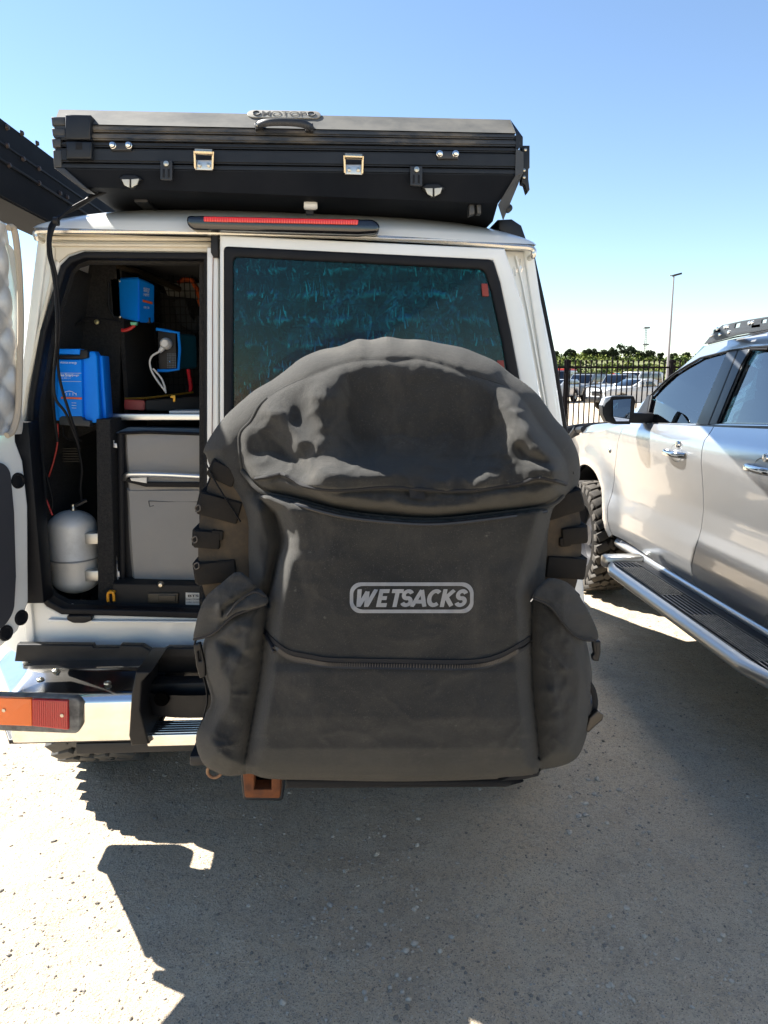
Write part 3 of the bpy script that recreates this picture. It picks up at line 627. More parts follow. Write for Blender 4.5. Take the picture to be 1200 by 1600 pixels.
# wheels of the wagon
def wheel(cx, cy, R, wd, parent, rimm, axis='x', z=None, n=34, name='wheel', tread=TREADG, nm2='tread'):
    z = R if z is None else z; hw = wd/2
    c = (cx, cy, z)
    tq = B().lathe([(R*.60, -hw*.86), (R*.72, -hw), (R*.88, -hw*.98), (R*.955, -hw*.82), (R*.965, 0), (R*.955, hw*.82), (R*.88, hw*.98), (R*.72, hw), (R*.60, hw*.86), (R*.6, -hw*.86)], c, axis, 56).obj(name, TYRE, parent)
    A = {'x': (Vector((1, 0, 0)), Vector((0, 1, 0)), Vector((0, 0, 1))), 'y': (Vector((0, 1, 0)), Vector((0, 0, 1)), Vector((1, 0, 0)))}[axis]
    bb = B()
    for k in range(n):
        for row, (off, sx) in enumerate(((-.70, .30), (-.22, .20), (.22, .20), (.70, .30))):
            a = 2*pi*(k+(.5 if row % 2 else 0)+.25*row)/n; rad = A[1]*cos(a)+A[2]*sin(a); tan = A[2]*cos(a)-A[1]*sin(a)
            tw = tan*cos(.45)+A[0]*sin(.45)*(1 if row in (0, 2) else -1); aw = A[0]*cos(.45)-tan*sin(.45)*(1 if row in (0, 2) else -1)
            bb.obox(Vector(c)+A[0]*(off*hw)+rad*(R*.965), aw, tw, rad, hw*sx*.95, pi*R/n*.70, R*.035, .003)
        for s in (-1, 1):
            a = 2*pi*(k+.2)/n; rad = A[1]*cos(a)+A[2]*sin(a); tan = A[2]*cos(a)-A[1]*sin(a)
            bb.obox(Vector(c)+A[0]*(s*hw*.97)+rad*(R*(.90 if k % 2 else .88)), A[0], tan, rad, hw*.035, pi*R/n*.55, R*(.05 if k % 2 else .07), .002)
    bb.obj(nm2, tread, tq)
    rm = B()
    for s in (-1, 1): rm.lathe([(0, s*hw*.45), (R*.18, s*hw*.5), (R*.2, s*hw*.35), (R*.5, s*hw*.25), (R*.57, s*hw*.8), (R*.61, s*hw*.84), (R*.60, s*hw*.7)], c, axis, 40)
    rm.obj('rim', rimm, tq); return tq
RIM = mat('dark_rim', (.05, .05, .055), .4, .5)
wheel(-.975, 2.95, .41, .30, veh, RIM); wheel(.645, 2.95, .41, .30, veh, RIM); wheel(-.975, 5.93, .41, .30, veh, RIM); wheel(.645, 5.93, .41, .30, veh, RIM)
B().tube([(-.9, 2.95, .42), (.6, 2.95, .42)], .05, 12).lathe([(0, -.12), (.1, -.1), (.15, 0), (.1, .1), (0, .12)], (-.25, 2.95, .42), 'y', 16).obj('rear_axle', BLACKM, veh)
for x in (-.62, .28): B().box(x-.04, x+.04, 2.15, 6.5, .50, .62, .01).obj('chassis_rail', BLACKM, veh)

# bumper
ZT, ZB = PY(180, 1087, 2.03).z, PY(180, 1158, 2.03).z
xe = PY(207, 1120, 2.03).x; x_l = -1.12
r_ = .028
prof_ = [(2.28, ZT+.034), (2.20, ZT+.026), (2.158, ZT+.020), (2.15, ZT+.014), (2.06, ZT+.003)]+[(2.03+r_-r_*sin(a), ZT-r_+r_*cos(a)) for a in [pi/2*k/5 for k in range(1, 6)]]+[(2.03, ZB+.015), (2.035, ZB), (2.05, ZB-.004)]
def bumf(s, t):
    k = s*(len(prof_)-1); i = min(int(k), len(prof_)-2); f_ = k-i; y = prof_[i][0]*(1-f_)+prof_[i+1][0]*f_; z = prof_[i][1]*(1-f_)+prof_[i+1][1]*f_
    x = x_l+(xe-x_l)*t; c_ = max(0, (-.97-x)/.27)
    y2 = y+.45*c_; z += -.0*c_; return (x, y2, z+.010*(-.5-x)/.6*0)
bump = B().grid(bumf, len(prof_)-1, 30).obj('rear_bumper', CHROME, veh, smooth=50)
for u, v in ((87, 1048), (63, 1062), (168, 1068)):
    P = PZ(u, v, ZT+(.024 if v < 1060 else .013)); B().lathe([(.011, 0), (.010, .004), (.006, .006), (.005, .002), (0, .002)], P, 'z', 14).obj('bumper_bolt', STEEL, bump)
tl = B().platey(fillet([(-12, 1086), (119, 1091), (125, 1097), (125, 1141), (119, 1147), (-12, 1142)], 5), [], 2.008, .03, .006).obj('tail_light', mat('dirty_grey_rubber', (.20, .20, .19), .8, col2=(.05, .05, .05), vscale=30, vmix=1), veh)
B().platey(fillet([(-6, 1090), (49, 1092), (50, 1135), (-6, 1133)], 2), [], 1.998, .014, .003).obj('amber_lens', ORANGEL, tl)
B().platey(fillet([(49, 1092.5), (106, 1095), (107, 1141), (50, 1135)], 2), [], 1.998, .014, .003).obj('red_lens', REDL, tl)
b = B()
for k in range(17): 
    u = 50+k*3.4; b.platey([(u, 1094+.03*(u-50)), (u+.9, 1094+.03*(u-50)), (u+.9, 1134+.08*(u-50)), (u, 1134+.08*(u-50))], [], 1.9965, .003, .0004)
b.obj('lens_ribs', REDL, tl)
for u, v in ((6, 1110), (97, 1118)): B().lathe([(0, -.003), (.005, -.002), (.006, .002)], PY(u, v, 1.997), 'y', 12).obj('lens_screw', STEEL, tl)
ec = B().platey([(205, 1087), (212, 1050), (236, 1050), (222, 1066), (219, 1110), (233, 1163), (205, 1166), (201, 1150)], [], 2.022, .20, .006).obj('bumper_end_cap', BLACKP, veh)
B().platey([(26, 1007), (144, 1008), (146, 1012), (186, 1012), (188, 1008), (222, 1009), (244, 1022), (262, 1012), (420, 1014), (700, 1016), (700, 1052), (240, 1052), (232, 1040), (22, 1034)], [], 2.235, .03, .005).obj('bumper_filler', BLACKP, veh)
XS0 = PY(226, 1100, 2.15).x
B().box(XS0, .70, 2.14, 2.20, ZB+.02, ZT-.012, .008).obj('bumper_beam', BLACKP, veh)
B().grid(lambda s, t: (XS0+.01+.33*s, 2.135-.05*sin(pi*s)**.5, ZB+.04+(ZT-ZB-.07)*t), 20, 3).obj('step_well', BLACKP, veh)
B().lathe([(0, -.001), (.021, -.001), (.022, .001), (.022, .01)], PY(252, 1093, 2.082), 'y', 20).obj('beam_hole', mat('hole_shade', (.002, .002, .002), 1, spec=0), veh)  # flat black disc, the shade inside the hole is painted
# ribbed chrome step
b = B(); za = PY(260, 1148, 2.04).z; xs0 = PY(229, 1150, 2.04).x
b.box(xs0, .35, 2.04, 2.052, PY(260, 1166, 2.04).z, za, .004); b.box(xs0, .35, 2.045, 2.135, za-.012, za-.004, .002)
for k in range(6): b.box(xs0, .35, 2.05+k*.0145, 2.058+k*.0145, za-.006, za+.002, .002)
b.obj('bumper_step', CHROME, veh)
B().plate([(-1.20, 2.40), (xe+.05, 2.40), (xe+.05, 2.05), (-.99, 2.05), (-1.09, 2.22)], (), (0, 0, ZB-.012), (1, 0, 0), (0, 1, 0), (0, 0, 1), .014, .002).obj('unseen_shadow_plate', BLACKM, veh)  # added unseen plate, shaped to fill the bumper's shadow on the ground
B().box(PY(118, 1165, 2.1).x, .3, 2.10, 2.16, PY(200, 1172, 2.1).z-.01, PY(200, 1160, 2.1).z, .004).obj('under_bar', BLACKM, veh)
B().box(-1.18, -.93, 2.37, 2.5, .42, .50, .02).obj('unseen_shadow_block', BLACKP, veh)  # added unseen box that casts the left tip of the ground shadow
B().box(PY(298, 1180, 1.95).x, PY(340, 1180, 1.95).x, 1.93, 2.1, PY(300, 1192, 1.95).z, PY(300, 1176, 1.95).z, .006).obj('tow_bracket', BLACKM, veh)
# rusty hitch receiver and ring
HY = 1.80; h = B().platey(fillet([(378, 1190), (440, 1190), (438, 1248), (382, 1247)], 5), [[(397, 1195), (424, 1195), (424, 1234), (397, 1234)]], HY, .22, .004)
h.obj('hitch_receiver', RUST, veh)
B().platey(fillet([(374, 1192), (446, 1192), (442, 1252), (380, 1251)], 6), [[(386, 1192.5), (434, 1192.5), (432, 1243), (388, 1243)]], HY+.05, .1, .004).obj('hitch_tube', BLACKM, veh)
c = PY(335, 1205, 1.88); B().tube([(c.x+.019*cos(a), 1.88, c.z+.019*sin(a)) for a in [2*pi*k/20 for k in range(20)]], .0045, 8, closed=True).obj('tow_ring', mat('pale_rust', (.32, .19, .10), .8, col2=(.14, .05, .02), vscale=40, vmix=1), veh)
c = PY(322, 1180, 1.93)

# open left door, swung out and back
hp = Vector((PY(43, 700, 2.24).x, 2.24, 0)); th = radians(66); dd = Vector((-cos(th), -sin(th), 0)); dn = Vector((sin(th), -cos(th), 0))   # dn: towards the viewer side (inner face)
def DP(u, v, off=0):
    q = RP(u, v, hp+dn*off, dn); return ((q-hp).dot(dd), q.z)
print('door s', [tuple(round(x, 3) for x in DP(u, v)) for u, v in ((0, 340), (38, 350), (22, 700), (0, 1010), (38, 960), (28, 750), (0, 560), (18, 600))])
E0 = [DP(38, 350), DP(32, 480), DP(24, 640), DP(26, 690), DP(37, 720), DP(45, 790), DP(46, 940), DP(30, 985), DP(2, 1012)]
SW = .60
zb = E0[-1][1]; zt_ = E0[0][1]
outer = [(.0, zt_-.01)]+E0[1:]+[(SW-.04, zb-.005), (SW, zb+.05), (SW, 1.30), (SW-.06, zt_-.04), (SW-.12, zt_+.01), (.05, zt_+.005)]
e = DP(20, 690)[0]
hl_ = fillet([(DP(22, 372)[0], zt_-.07), (DP(18, 540)[0], 1.60), (DP(8, 680)[0], DP(8, 684)[1]), (SW-.07, DP(8, 684)[1]), (SW-.06, 1.5), (SW-.13, zt_-.06)], .05)
B().box(hp.x-.07, hp.x+.004, 2.25, 2.33, .86, 1.42, .004).obj('sun_leak_blocker', RUBBER, veh)  # added strip, stops sun leaking through the hinge gap onto the ground
od = B().plate(outer, [hl_], hp, dd, (0, 0, 1), -dn, .045, .010).obj('open_rear_door', WHITE, veh)
B().plate([(a_, b2) for a_, b2 in [(p[0], p[1]) for p in inset(outer, -.006)]], [inset(outer, .012)], hp-dn*.042, dd, (0, 0, 1), -dn, .02, .004).obj('seal', RUBBER, od)
B().plate([(max(p[0], DP(20, 560)[0]+.03), p[1]) for p in hl_], (), hp-dn*.038, dd, (0, 0, 1), -dn, .006, .001).obj('window_glass', TINT, od)
tr_ = fillet([DP(0, 722), DP(12, 735), DP(18, 800), DP(21, 900), DP(18, 955), DP(2, 980), (SW-.06, DP(0, 985)[1]), (SW-.06, DP(0, 722)[1])], .03)
B().plate(tr_, (), hp+dn*.012, dd, (0, 0, 1), -dn, .015, .003).obj('inner_trim_panel', DARKG, od)
for u, v in ((28, 751), (33, 965), (9, 989)):
    s_, z_ = DP(u, v); P = hp+dd*s_+Vector((0, 0, z_)); B().lathe([(.024, 0), (.023, .004), (.017, .005), (.015, .001), (0, .001)], P, (dn, dd, Vector((0, 0, 1))), 24).obj('rubber_plug', RUBBER, od)
qz0, qz1 = DP(0, 680)[1], DP(0, 352)[1]
def qd(s, t):
    d0 = DP(20, 560)[0]; ss = d0+.005+(SW-.08-d0)*s; z = qz0+(qz1-qz0)*t
    pf = abs(sin(pi*(ss/.08+z/.11)))*abs(sin(pi*(ss/.08-z/.11))); P = hp+dd*ss+dn*(.012+.012*pf**.5); return (P.x, P.y, z)
B().grid(qd, 60, 90).obj('insulation_panel', QUILT, od, smooth=60)
pp = [DP(u, v) for u, v in ((0, 357), (10, 362), (17, 420), (20, 500), (18, 580), (16, 640), (8, 672), (-2, 680))]
B().tube([hp+dd*a_+dn*.03+Vector((0, 0, z_)) for a_, z_ in catmull([(p[0], p[1], 0) for p in pp], 5) and [(q.x, q.y) for q in catmull([(p[0], p[1], 0) for p in pp], 5)]], .009, 8).obj('piping', BEIGE, od)

# spare wheel on its carrier
_a, _b = PY(298, 850, 1.595), PY(919, 850, 1.595); TC = Vector(((_a.x+_b.x)/2, 1.71, PY(607, 862, 1.595).z)); TR = (_b.x-_a.x)/2; print('spare', TC, TR)
hw = .14
sp = thing('spare', (0, 0, 0), 'x', 'x'); bpy.data.objects.remove(sp)
spw = B().lathe([(TR*.60, -hw*.8), (TR*.72, -hw), (TR*.86, -hw*.97), (TR*.965, -hw*.84), (TR*.975, 0), (TR*.945, hw*.8), (TR*.86, hw*.97), (TR*.72, hw), (TR*.60, hw*.8), (TR*.6, -hw*.8)], TC, 'y', 72).obj('spare_wheel', TYRED, veh)
def lug(kind):
    b = B(); w_ = .024 if kind else .019; ln = .044 if kind else .028
    b.obox((0, -hw*.97, TR*.985-ln-.004), (1, 0, 0), (0, 1, 0), (0, 0, 1), w_, .011, ln, .004); b.obox((.012, -hw*.97, TR*.94-ln*1.2), (1, 0, 0), (0, 1, 0), (0, 0, 1), w_*.55, .009, ln*.45, .003)
    b.obox((0, -hw*.52, TR*.972), (1, 0, 0), (0, 1, 0), (0, 0, 1), w_*1.03, hw*.42, TR*.018, .004)
    b.obox((.018, -hw*.04, TR*.972), (.8, .6, 0), (-.6, .8, 0), (0, 0, 1), w_*.9, .028, TR*.024, .004)
    return b
N = 34; proto = [None, None]
for k in range(N):
    a_ = 2*pi*k/N; kd = k % 2
    if cos(a_) > cos(radians(62)): continue   # under the cover
    if proto[kd] is None:
        o = lug(kd).obj('tread_block', TYRE, spw, origin=Vector((0, 0, 0))); o.location = TC; proto[kd] = o
    else: o = proto[kd].copy(); COL.objects.link(o)
    o.rotation_euler = (0, a_, 0)
b = B(); 
for k in range(N):
    a_ = 2*pi*(k+.5)/N; R_ = Matrix.Rotation(a_, 3, 'Y')
    for yy, sl in ((.5, -1), (.98, 1)):
        b.obox(TC+R_ @ Vector((0, hw*(yy-.1), TR*.972)), R_ @ Vector((1, 0, 0)), (0, 1, 0), R_ @ Vector((0, 0, 1)), .02, hw*.2, TR*.026, .003)
b.obj('rear_tread', TYRE, spw)
B().lathe([(0, .02), (TR*.3, .02), (TR*.45, -.02), (TR*.56, -hw*.7), (TR*.61, -hw*.8), (TR*.6, hw*.8), (TR*.4, .06), (0, .06)], TC, 'y', 48).obj('rim', RIM, spw)
b = B(); b.tube([(TC.x, 1.72, TC.z), (TC.x, 1.98, TC.z)], .05, 12); b.box(TC.x-.04, TC.x+.04, 1.94, 2.02, .55, TC.z+.05, .01); b.box(TC.x-.05, .72, 1.95, 2.03, .55, .63, .01)
b.obj('wheel_carrier', BLACKM, veh)
# ================================================================== CARGO BAY CONTENTS
lin = B().platey([(84, 396), (190, 396), (186, 655), (84, 700)], [], 2.66, .02, .003).obj('side_lining', CARPET, veh)
B().box(PY(186, 500, 2.66).x, PY(186, 500, 2.66).x+.015, 2.66, 3.2, PY(186, 655, 2.66).z, PY(186, 394, 2.66).z, .002).obj('side_lining', CARPET, veh)
B().platey([(150, 655), (172, 655), (180, 942), (153, 942)], [], 2.40, .45, .004).obj('divider', CARPET, veh)
B().platey([(176, 912), (500, 918), (500, 956), (172, 950)], [], 2.375, .5, .006).obj('drawer_front', mat('drawer_black', (.012, .011, .010), .7, bump=.3, bscale=300), veh)
lt = B().platey(fillet([(230, 927), (279, 927), (278, 943), (231, 942)], 2), [], 2.368, .012, .003).obj('drawer_latch', mat('brown_black_plastic', (.045, .036, .022), .45), veh)
B().platey(fillet([(247, 930), (275, 930), (274, 940), (247, 940)], 1.5), [], 2.364, .006, .0015).obj('latch_paddle', mat('brown_black_plastic2', (.03, .024, .016), .4), lt)
B().lathe([(0, -.006), (.006, -.005), (.010, -.001), (.011, .004)], PY(251, 914, 2.37), 'y', 14).obj('drawer_knob', STEEL, veh)
st = B().platey([(290, 926), (330, 927), (330, 946), (290, 945)], [], 2.371, .003, .0006).obj('drawer_sticker', mat('paper_sticker', (.62, .60, .54), .6), veh)
b = B(); add_text(b, 'BTS', PY(302, 931, 2.368), (1, 0, 0), (0, 0, 1), .035, .008, offset=.02); add_text(b, 'Smart Drawer', PY(302, 936, 2.368), (1, 0, 0), (0, 0, 1), .048, .007); add_text(b, 'roller system', PY(302, 941, 2.368), (1, 0, 0), (0, 0, 1), .045, .006)
b.obj('sticker_print', mat('print_black', (.02, .02, .02), .6), st, smooth=0)
B().platey([(158, 646), (500, 648), (500, 657), (158, 657)], [], 2.52, .02, .003).obj('shelf_edge', ALU, veh)
B().box(PY(158, 650, 2.53).x, .3, 2.54, 3.2, PY(158, 656, 2.52).z, PY(158, 650, 2.52).z, .002).obj('shelf', CARPET, veh)
B().box(bl_+.07, br_-.07, 3.28, 3.3, .7, 1.9, .002).obj('rear_lining', mat('dark_lining', (.06, .06, .06), .95), veh)
# wire cargo barrier
b = B(); Yb = 2.95; A = PY(236, 404, Yb); Z_ = PY(345, 625, Yb)
nx, nz = 13, 19
for k in range(nx): x = A.x+(Z_.x-A.x)*k/(nx-1); b.tube([(x, Yb, A.z), (x, Yb, Z_.z)], .0016, 5)
for k in range(nz): z = A.z+(Z_.z-A.z)*k/(nz-1); b.tube([(A.x, Yb-.003, z), (Z_.x, Yb-.003, z)], .0016, 5)
b.obj('cargo_mesh', mat('black_wire', (.008, .008, .008), .5), veh)
# pale roof lining glimpsed behind the mesh
B().platey([(246, 424), (345, 424), (345, 470), (262, 462)], [], 3.15, .01, .002).obj('roof_lining', mat('grey_lining', (.30, .30, .27), .9), veh)
# orange strap bundle behind the mesh
OR = mat('orange_webbing', (.55, .09, .012), .55, bump=.4, bscale=90)
t = B(); t.tube([PY(u, v, 3.02) for u, v in ((278, 442), (288, 436), (300, 438), (308, 452), (314, 470), (324, 486))], [.012, .022, .02, .018, .02, .02], 10, flat=(1, .5)); t.tube([PY(u, v, 3.0) for u, v in ((312, 470), (326, 468), (328, 482), (318, 486))], .014, 8, closed=True)
tag(t.obj('recovery_strap', OR, None), 'bundled bright orange strap behind the black wire barrier', 'strap')
t = B(); t.tube([PY(u, v, 3.06) for u, v in ((280, 470), (290, 500), (305, 510), (318, 500))], .03, 10, flat=(1, .7)); tag(t.obj('stowed_cloth', mat('dark_cloth', (.05, .055, .06), .9), None), 'dark cloth bag stuffed behind the wire barrier under the orange strap', 'cloth bag')
# dark tube along the top
t = B(); t.tube([PY(185, 415, 2.62), PY(232, 432, 2.75), PY(280, 452, 2.9)], .012, 10); tag(t.obj('awning_pole', mat('bronze_pole', (.07, .055, .035), .4, .6), None), 'thin bronze pole stowed under the roof above the box with fins', 'pole')
# ---- blue charger on the side lining
Yc = 2.40; ch = thing('battery_charger', PY(120, 605, Yc+.05), 'tall bright blue battery charger with black end caps on the carpeted side wall', 'charger')
B().platey([(91, 548), (147, 549), (151, 556), (156, 655), (149, 661), (86, 657), (83, 600), (84, 560)], [], Yc+.02, .05, .006).obj('housing', BLUE, ch)
B().platey([(90, 562), (127, 562), (129, 654), (92, 656), (88, 620)], [], Yc, .04, .005).obj('front_face', BLUE, ch)
B().platey([(90, 545), (125, 545), (124, 554), (90, 553)], [], Yc-.002, .04, .003).obj('top_cap', BLUE, ch)
B().platey([(91, 554.5), (124, 555), (125, 546), (137, 547), (137, 559), (128, 561), (91, 561)], [], Yc+.003, .04, .003).obj('top_vent', BLACKP, ch)
B().platey([(92, 653), (96, 650), (127, 650), (131, 656), (141, 658), (140, 667), (92, 664)], [], Yc-.002, .05, .004).obj('bottom_cap', mat('dark_grey_cap', (.03, .035, .04), .5), ch)
B().platey([(95, 620), (127.5, 621), (127.5, 624), (95, 623)], [], Yc-.003, .006, .001).obj('orange_stripe', mat('orange_stripe', (.75, .13, .04), .5), ch)
b = B(); PW = mat('white_print', (.75, .8, .85), .5)
add_text(b, 'victron energy', PY(107, 567, Yc-.001), (1, 0, -.02), (.02, 0, 1), .052, .009); add_text(b, 'Blue Smart', PY(103, 586, Yc-.001), (1, 0, -.02), (.02, 0, 1), .042, .009, offset=.02); add_text(b, 'charger', PY(118, 586.5, Yc-.001), (1, 0, -.02), (.02, 0, 1), .024, .008)
add_text(b, '12 | 30 | 1', PY(101, 591, Yc-.001), (1, 0, 0), (0, 0, 1), .034, .005)
for u0, u1, v in ((94, 127, 582.5), (94, 127, 595.5), (112, 119, 629), (112, 119, 633), (112, 119, 637)): b.platey([(u0, v), (u1, v+.4), (u1, v+1), (u0, v+.6)], [], Yc-.002, .002, .0003)
b.tube([PY(u, v, Yc-.001) for u, v in ((97, 616), (103, 612), (108, 611), (113, 612), (119, 616))], .0009, 4)
for u in (98, 104, 109, 114, 119): b.tube([PY(u, 614, Yc-.001), PY(u, 618, Yc-.001)], .0009, 4)
b.obj('face_print', PW, ch, smooth=0)['kind'] = 'stuff'
B().box(PY(149, 600, Yc).x, PY(155, 600, Yc).x, Yc+.05, Yc+.12, PY(150, 655, Yc).z, PY(150, 555, Yc).z, .003).obj('side_fin', BLUE, ch)
# ---- blue solar controller with steel backing
Yk = 2.60; k_ = thing('solar_controller', PY(208, 470, Yk+.05), 'bright blue box with an orange stripe on a steel plate, upper of the two cubes', 'controller')
B().platey([(172, 436), (187, 434), (190, 497), (176, 494)], [], Yk+.06, .03, .003).obj('steel_plate', mat('dusty_steel', (.5, .47, .40), .45, .6), k_)
def hexa(pf, pb):
    b = B(); n = len(pf); b.add(list(pf)+list(pb), [tuple(range(n))[::-1], tuple(range(n, 2*n))]+[(i, (i+1) % n, n+(i+1) % n, n+i) for i in range(n)]); return b
def bevelled(pf, pb, bev):
    bm = bmesh.new(); n = len(pf); vv = [bm.verts.new(v) for v in list(pf)+list(pb)]
    for f in [tuple(range(n))[::-1], tuple(range(n, 2*n))]+[(i, (i+1) % n, n+(i+1) % n, n+i) for i in range(n)]: bm.faces.new([vv[i] for i in f])
    bmesh.ops.recalc_face_normals(bm, faces=bm.faces); bmesh.ops.bevel(bm, geom=bm.edges[:], offset=bev, segments=3, affect='EDGES'); return B().bm(bm)
bevelled([PY(185, 434, Yk+.05), PY(217, 433, Yk-.03), PY(217, 503, Yk-.03), PY(188, 497, Yk+.05)], [PY(192, 436, Yk+.16), PY(236, 441, Yk+.14), PY(236, 500, Yk+.14), PY(194, 494, Yk+.16)], .006).obj('housing', BLUE, k_)
bevelled([PY(217, 435, Yk-.028), PY(241, 444, Yk+.05), PY(241, 505, Yk+.05), PY(217, 504, Yk-.028)], [PY(219, 437, Yk+.03), PY(238, 446, Yk+.1), PY(238, 502, Yk+.1), PY(219, 502, Yk+.03)], .004).obj('front_cover', BLUE, k_)
fa_, fb_ = PY(217, 435, Yk-.034), PY(241, 444, Yk+.044)
def FP(s, v): 
    u = 217+24*s; return PY(u, v, (Yk-.034)+.078*s)
b = B(); q = [FP(.25, 468), FP(.88, 472), FP(.88, 475.5), FP(.25, 471.5)]; b.add(q+[p+Vector((0, .003, 0)) for p in q], [(0, 1, 2, 3), (7, 6, 5, 4), (0, 4, 5, 1), (1, 5, 6, 2), (2, 6, 7, 3), (3, 7, 4, 0)]); b.obj('orange_stripe', MATS['orange_stripe'], k_, smooth=0)
b = B(); axv = (FP(.9, 450)-FP(.1, 447)); axv.normalize()
for sv, tx, w_ in ((451, 'victron', .035), (455.5, 'energy', .03), (461, 'MPPT', .03), (481, '100 | 30', .03)): add_text(b, tx, FP(.5, sv), axv, (0, 0, 1), w_, .009)
b.obj('front_print', PW, k_, smooth=0)
B().platey([(227, 495), (234, 496), (234, 505), (227, 504)], [], Yk+.02, .02, .002).obj('cable_port', BLACKP, k_)
B().platey([(203, 503), (214, 503), (213, 508), (204, 508)], [], Yk-.01, .02, .002).obj('green_terminal', mat('green_plastic', (.15, .5, .3), .5), k_)
B().tube(catmull([PY(u, v, Yk) for u, v in ((210, 508), (204, 513), (196, 516), (190, 516))], 5), .006, 8).obj('red_lead', mat('red_lead', (.45, .01, .01), .4), k_)
b = B(); b.tube(catmull([PY(u, v, Yk+.04) for u, v in ((170, 440), (169, 465), (172, 485), (183, 502))], 5), .004, 7); b.obj('black_lead', RUBBER, k_)
for u, v in ((187, 439), (187, 495)): B().lathe([(0, -.002), (.004, -.001), (.005, .002)], PY(u, v, Yk+.045), 'y', 10).obj('screw', STEEL, k_)
# ---- teal inverter with the white plug
Yi = 2.72; iv = thing('power_inverter', PY(280, 548, Yi+.1), 'teal inverter with blue end frame and a white plug in its socket', 'inverter')
B().platey([(246, 516), (275, 519), (276, 576), (248, 578)], [], Yi+.004, .02, .003).obj('end_plate', BLACKP, iv)
b = B(); b.tube([PY(u, v, Yi) for u, v in ((244, 514), (262, 517), (279, 520), (281, 545), (279, 577), (262, 579), (246, 579))], .0055, 8); b.obj('end_frame', BLUE, iv)
bevelled([PY(278, 521, Yi+.01), PY(307, 523, Yi+.10), PY(308, 576, Yi+.10), PY(278, 577, Yi+.01)], [PY(280, 523, Yi+.3), PY(300, 525, Yi+.3), PY(300, 574, Yi+.3), PY(280, 575, Yi+.3)], .006).obj('housing', BLUED, iv)
b = B()
for r in range(9):
    for c in range(6): b.lathe([(0, -.001), (.0022, -.0005), (.0022, .001)], PY(262+c*2.4, 553+r*2.6, Yi+.002), 'y', 6)
b.obj('vent_holes', mat('vent_dark', (.1, .12, .14), .4), iv)
B().lathe([(0, -.001), (.002, 0), (.002, .002)], PY(265, 565, Yi+.0), 'y', 8).obj('status_light', mat('led_blue', (.1, .4, .9), .3), iv)
pl = thing('power_plug', PY(259, 537, Yi-.03), 'white round power plug with a doubled white cord hanging from the inverter', 'plug')
B().lathe([(0, -.03), (.012, -.03), (.018, -.022), (.021, -.008), (.021, 0), (.0, .002)], PY(260, 537, Yi), 'y', 22).obj('plug_head', WHITEP, pl)
B().tube([PY(254, 544, Yi-.02), PY(249, 550, Yi-.025)], [.010, .006], 10).obj('strain_relief', WHITEP, pl)
B().tube(catmull([PY(u, v, Yi-.03) for u, v in ((250, 549), (238, 556), (234, 566), (237, 580), (246, 595), (258, 611), (259, 613), (257, 603), (252, 591), (243, 580), (239, 576))], 6), .0035, 8).obj('cord', WHITEP, pl)
b = B().tube(catmull([PY(u, v, Yi+.05) for u, v in ((294, 577), (296, 590), (298, 604), (297, 612))], 5), .007, 8); tag(b.obj('battery_cable', mat('red_cable', (.5, .01, .02), .4), None), 'thick red cable dropping from the teal inverter', 'cable')
# ---- things on the shelf
lv = thing('storage_case', PY(245, 632, 2.66), 'long dark case with a red end and brass clasp lying on the shelf', 'case')
zs = PY(200, 647, 2.6).z
bevelled([PY(194, 624, 2.60), PY(226, 626, 2.60), PY(226, 641, 2.60), PY(194, 640, 2.60)], [PY(198, 624, 2.66), PY(230, 625, 2.66), PY(230, 640, 2.66), PY(198, 639, 2.66)], .003).obj('red_end', mat('dark_red_wood', (.28, .012, .015), .4), lv)
bevelled([PY(227, 626, 2.61), PY(345, 617, 2.72), PY(345, 645, 2.72), PY(227, 641, 2.61)], [PY(230, 622, 2.78), PY(345, 612, 2.90), PY(345, 640, 2.9), PY(230, 638, 2.78)], .003).obj('case_body', mat('case_black', (.012, .011, .01), .5), lv)
b = B(); b.tube([PY(195, 623, 2.605), PY(227, 622, 2.62), PY(302, 613, 2.7)], .004, 6); b.obj('gold_edge', mat('brass', (.35, .20, .03), .35, .8), lv)
B().platey([(266, 618), (274, 617), (274, 628), (270, 628), (270, 622), (266, 622)], [], 2.63, .006, .001).obj('clasp', MATS['brass'], lv)
t = B().box(PY(265, 640, 2.56).x, .1, 2.55, 2.75, PY(265, 646.5, 2.55).z, PY(265, 642, 2.55).z, .002); tag(t.obj('white_tray', WHITEP, None), 'flat white tray lying on the shelf beside the case', 'tray')
# ---- fridge in grey cover
Yf = 2.44; fr = thing('portable_fridge', (PY(250, 790, Yf).x+.1, Yf+.2, .7), 'portable fridge in a grey insulated cover with a steel handle in the cargo bay', 'fridge')
def soft(u0, v0, u1, v1, Y, depth, bev=.02, puff=.008, seed=0):
    a_, b2 = PY(u0, v0, Y), PY(u1, v1, Y); bm = bmesh.new()
    return B().grid(lambda s, t: (a_.x+(b2.x-a_.x)*s, Y-puff*(16*s*(1-s)*t*(1-t))**.5+.0025*sin(9*s+7*t+seed)*sin(12*t*s+seed)+depth*(1 if min(s, t, 1-s, 1-t) <= 0 else 0), a_.z+(b2.z-a_.z)*t), 30, 30)
soft(189, 676, 470, 738, Yf, .03, seed=1).obj('cover_lid', GREYC, fr); soft(192, 762, 470, 910, Yf, .03, seed=4).obj('cover_front', GREYC, fr)
soft(192, 735, 470, 765, Yf+.006, .03, seed=2).obj('cover_band', GREYC, fr)
B().box(PY(178, 680, Yf+.02).x, .3, Yf+.022, Yf+.45, PY(200, 913, Yf).z, PY(200, 676, Yf).z, .02).obj('fridge_body', mat('fridge_side', (.03, .03, .032), .7), fr)
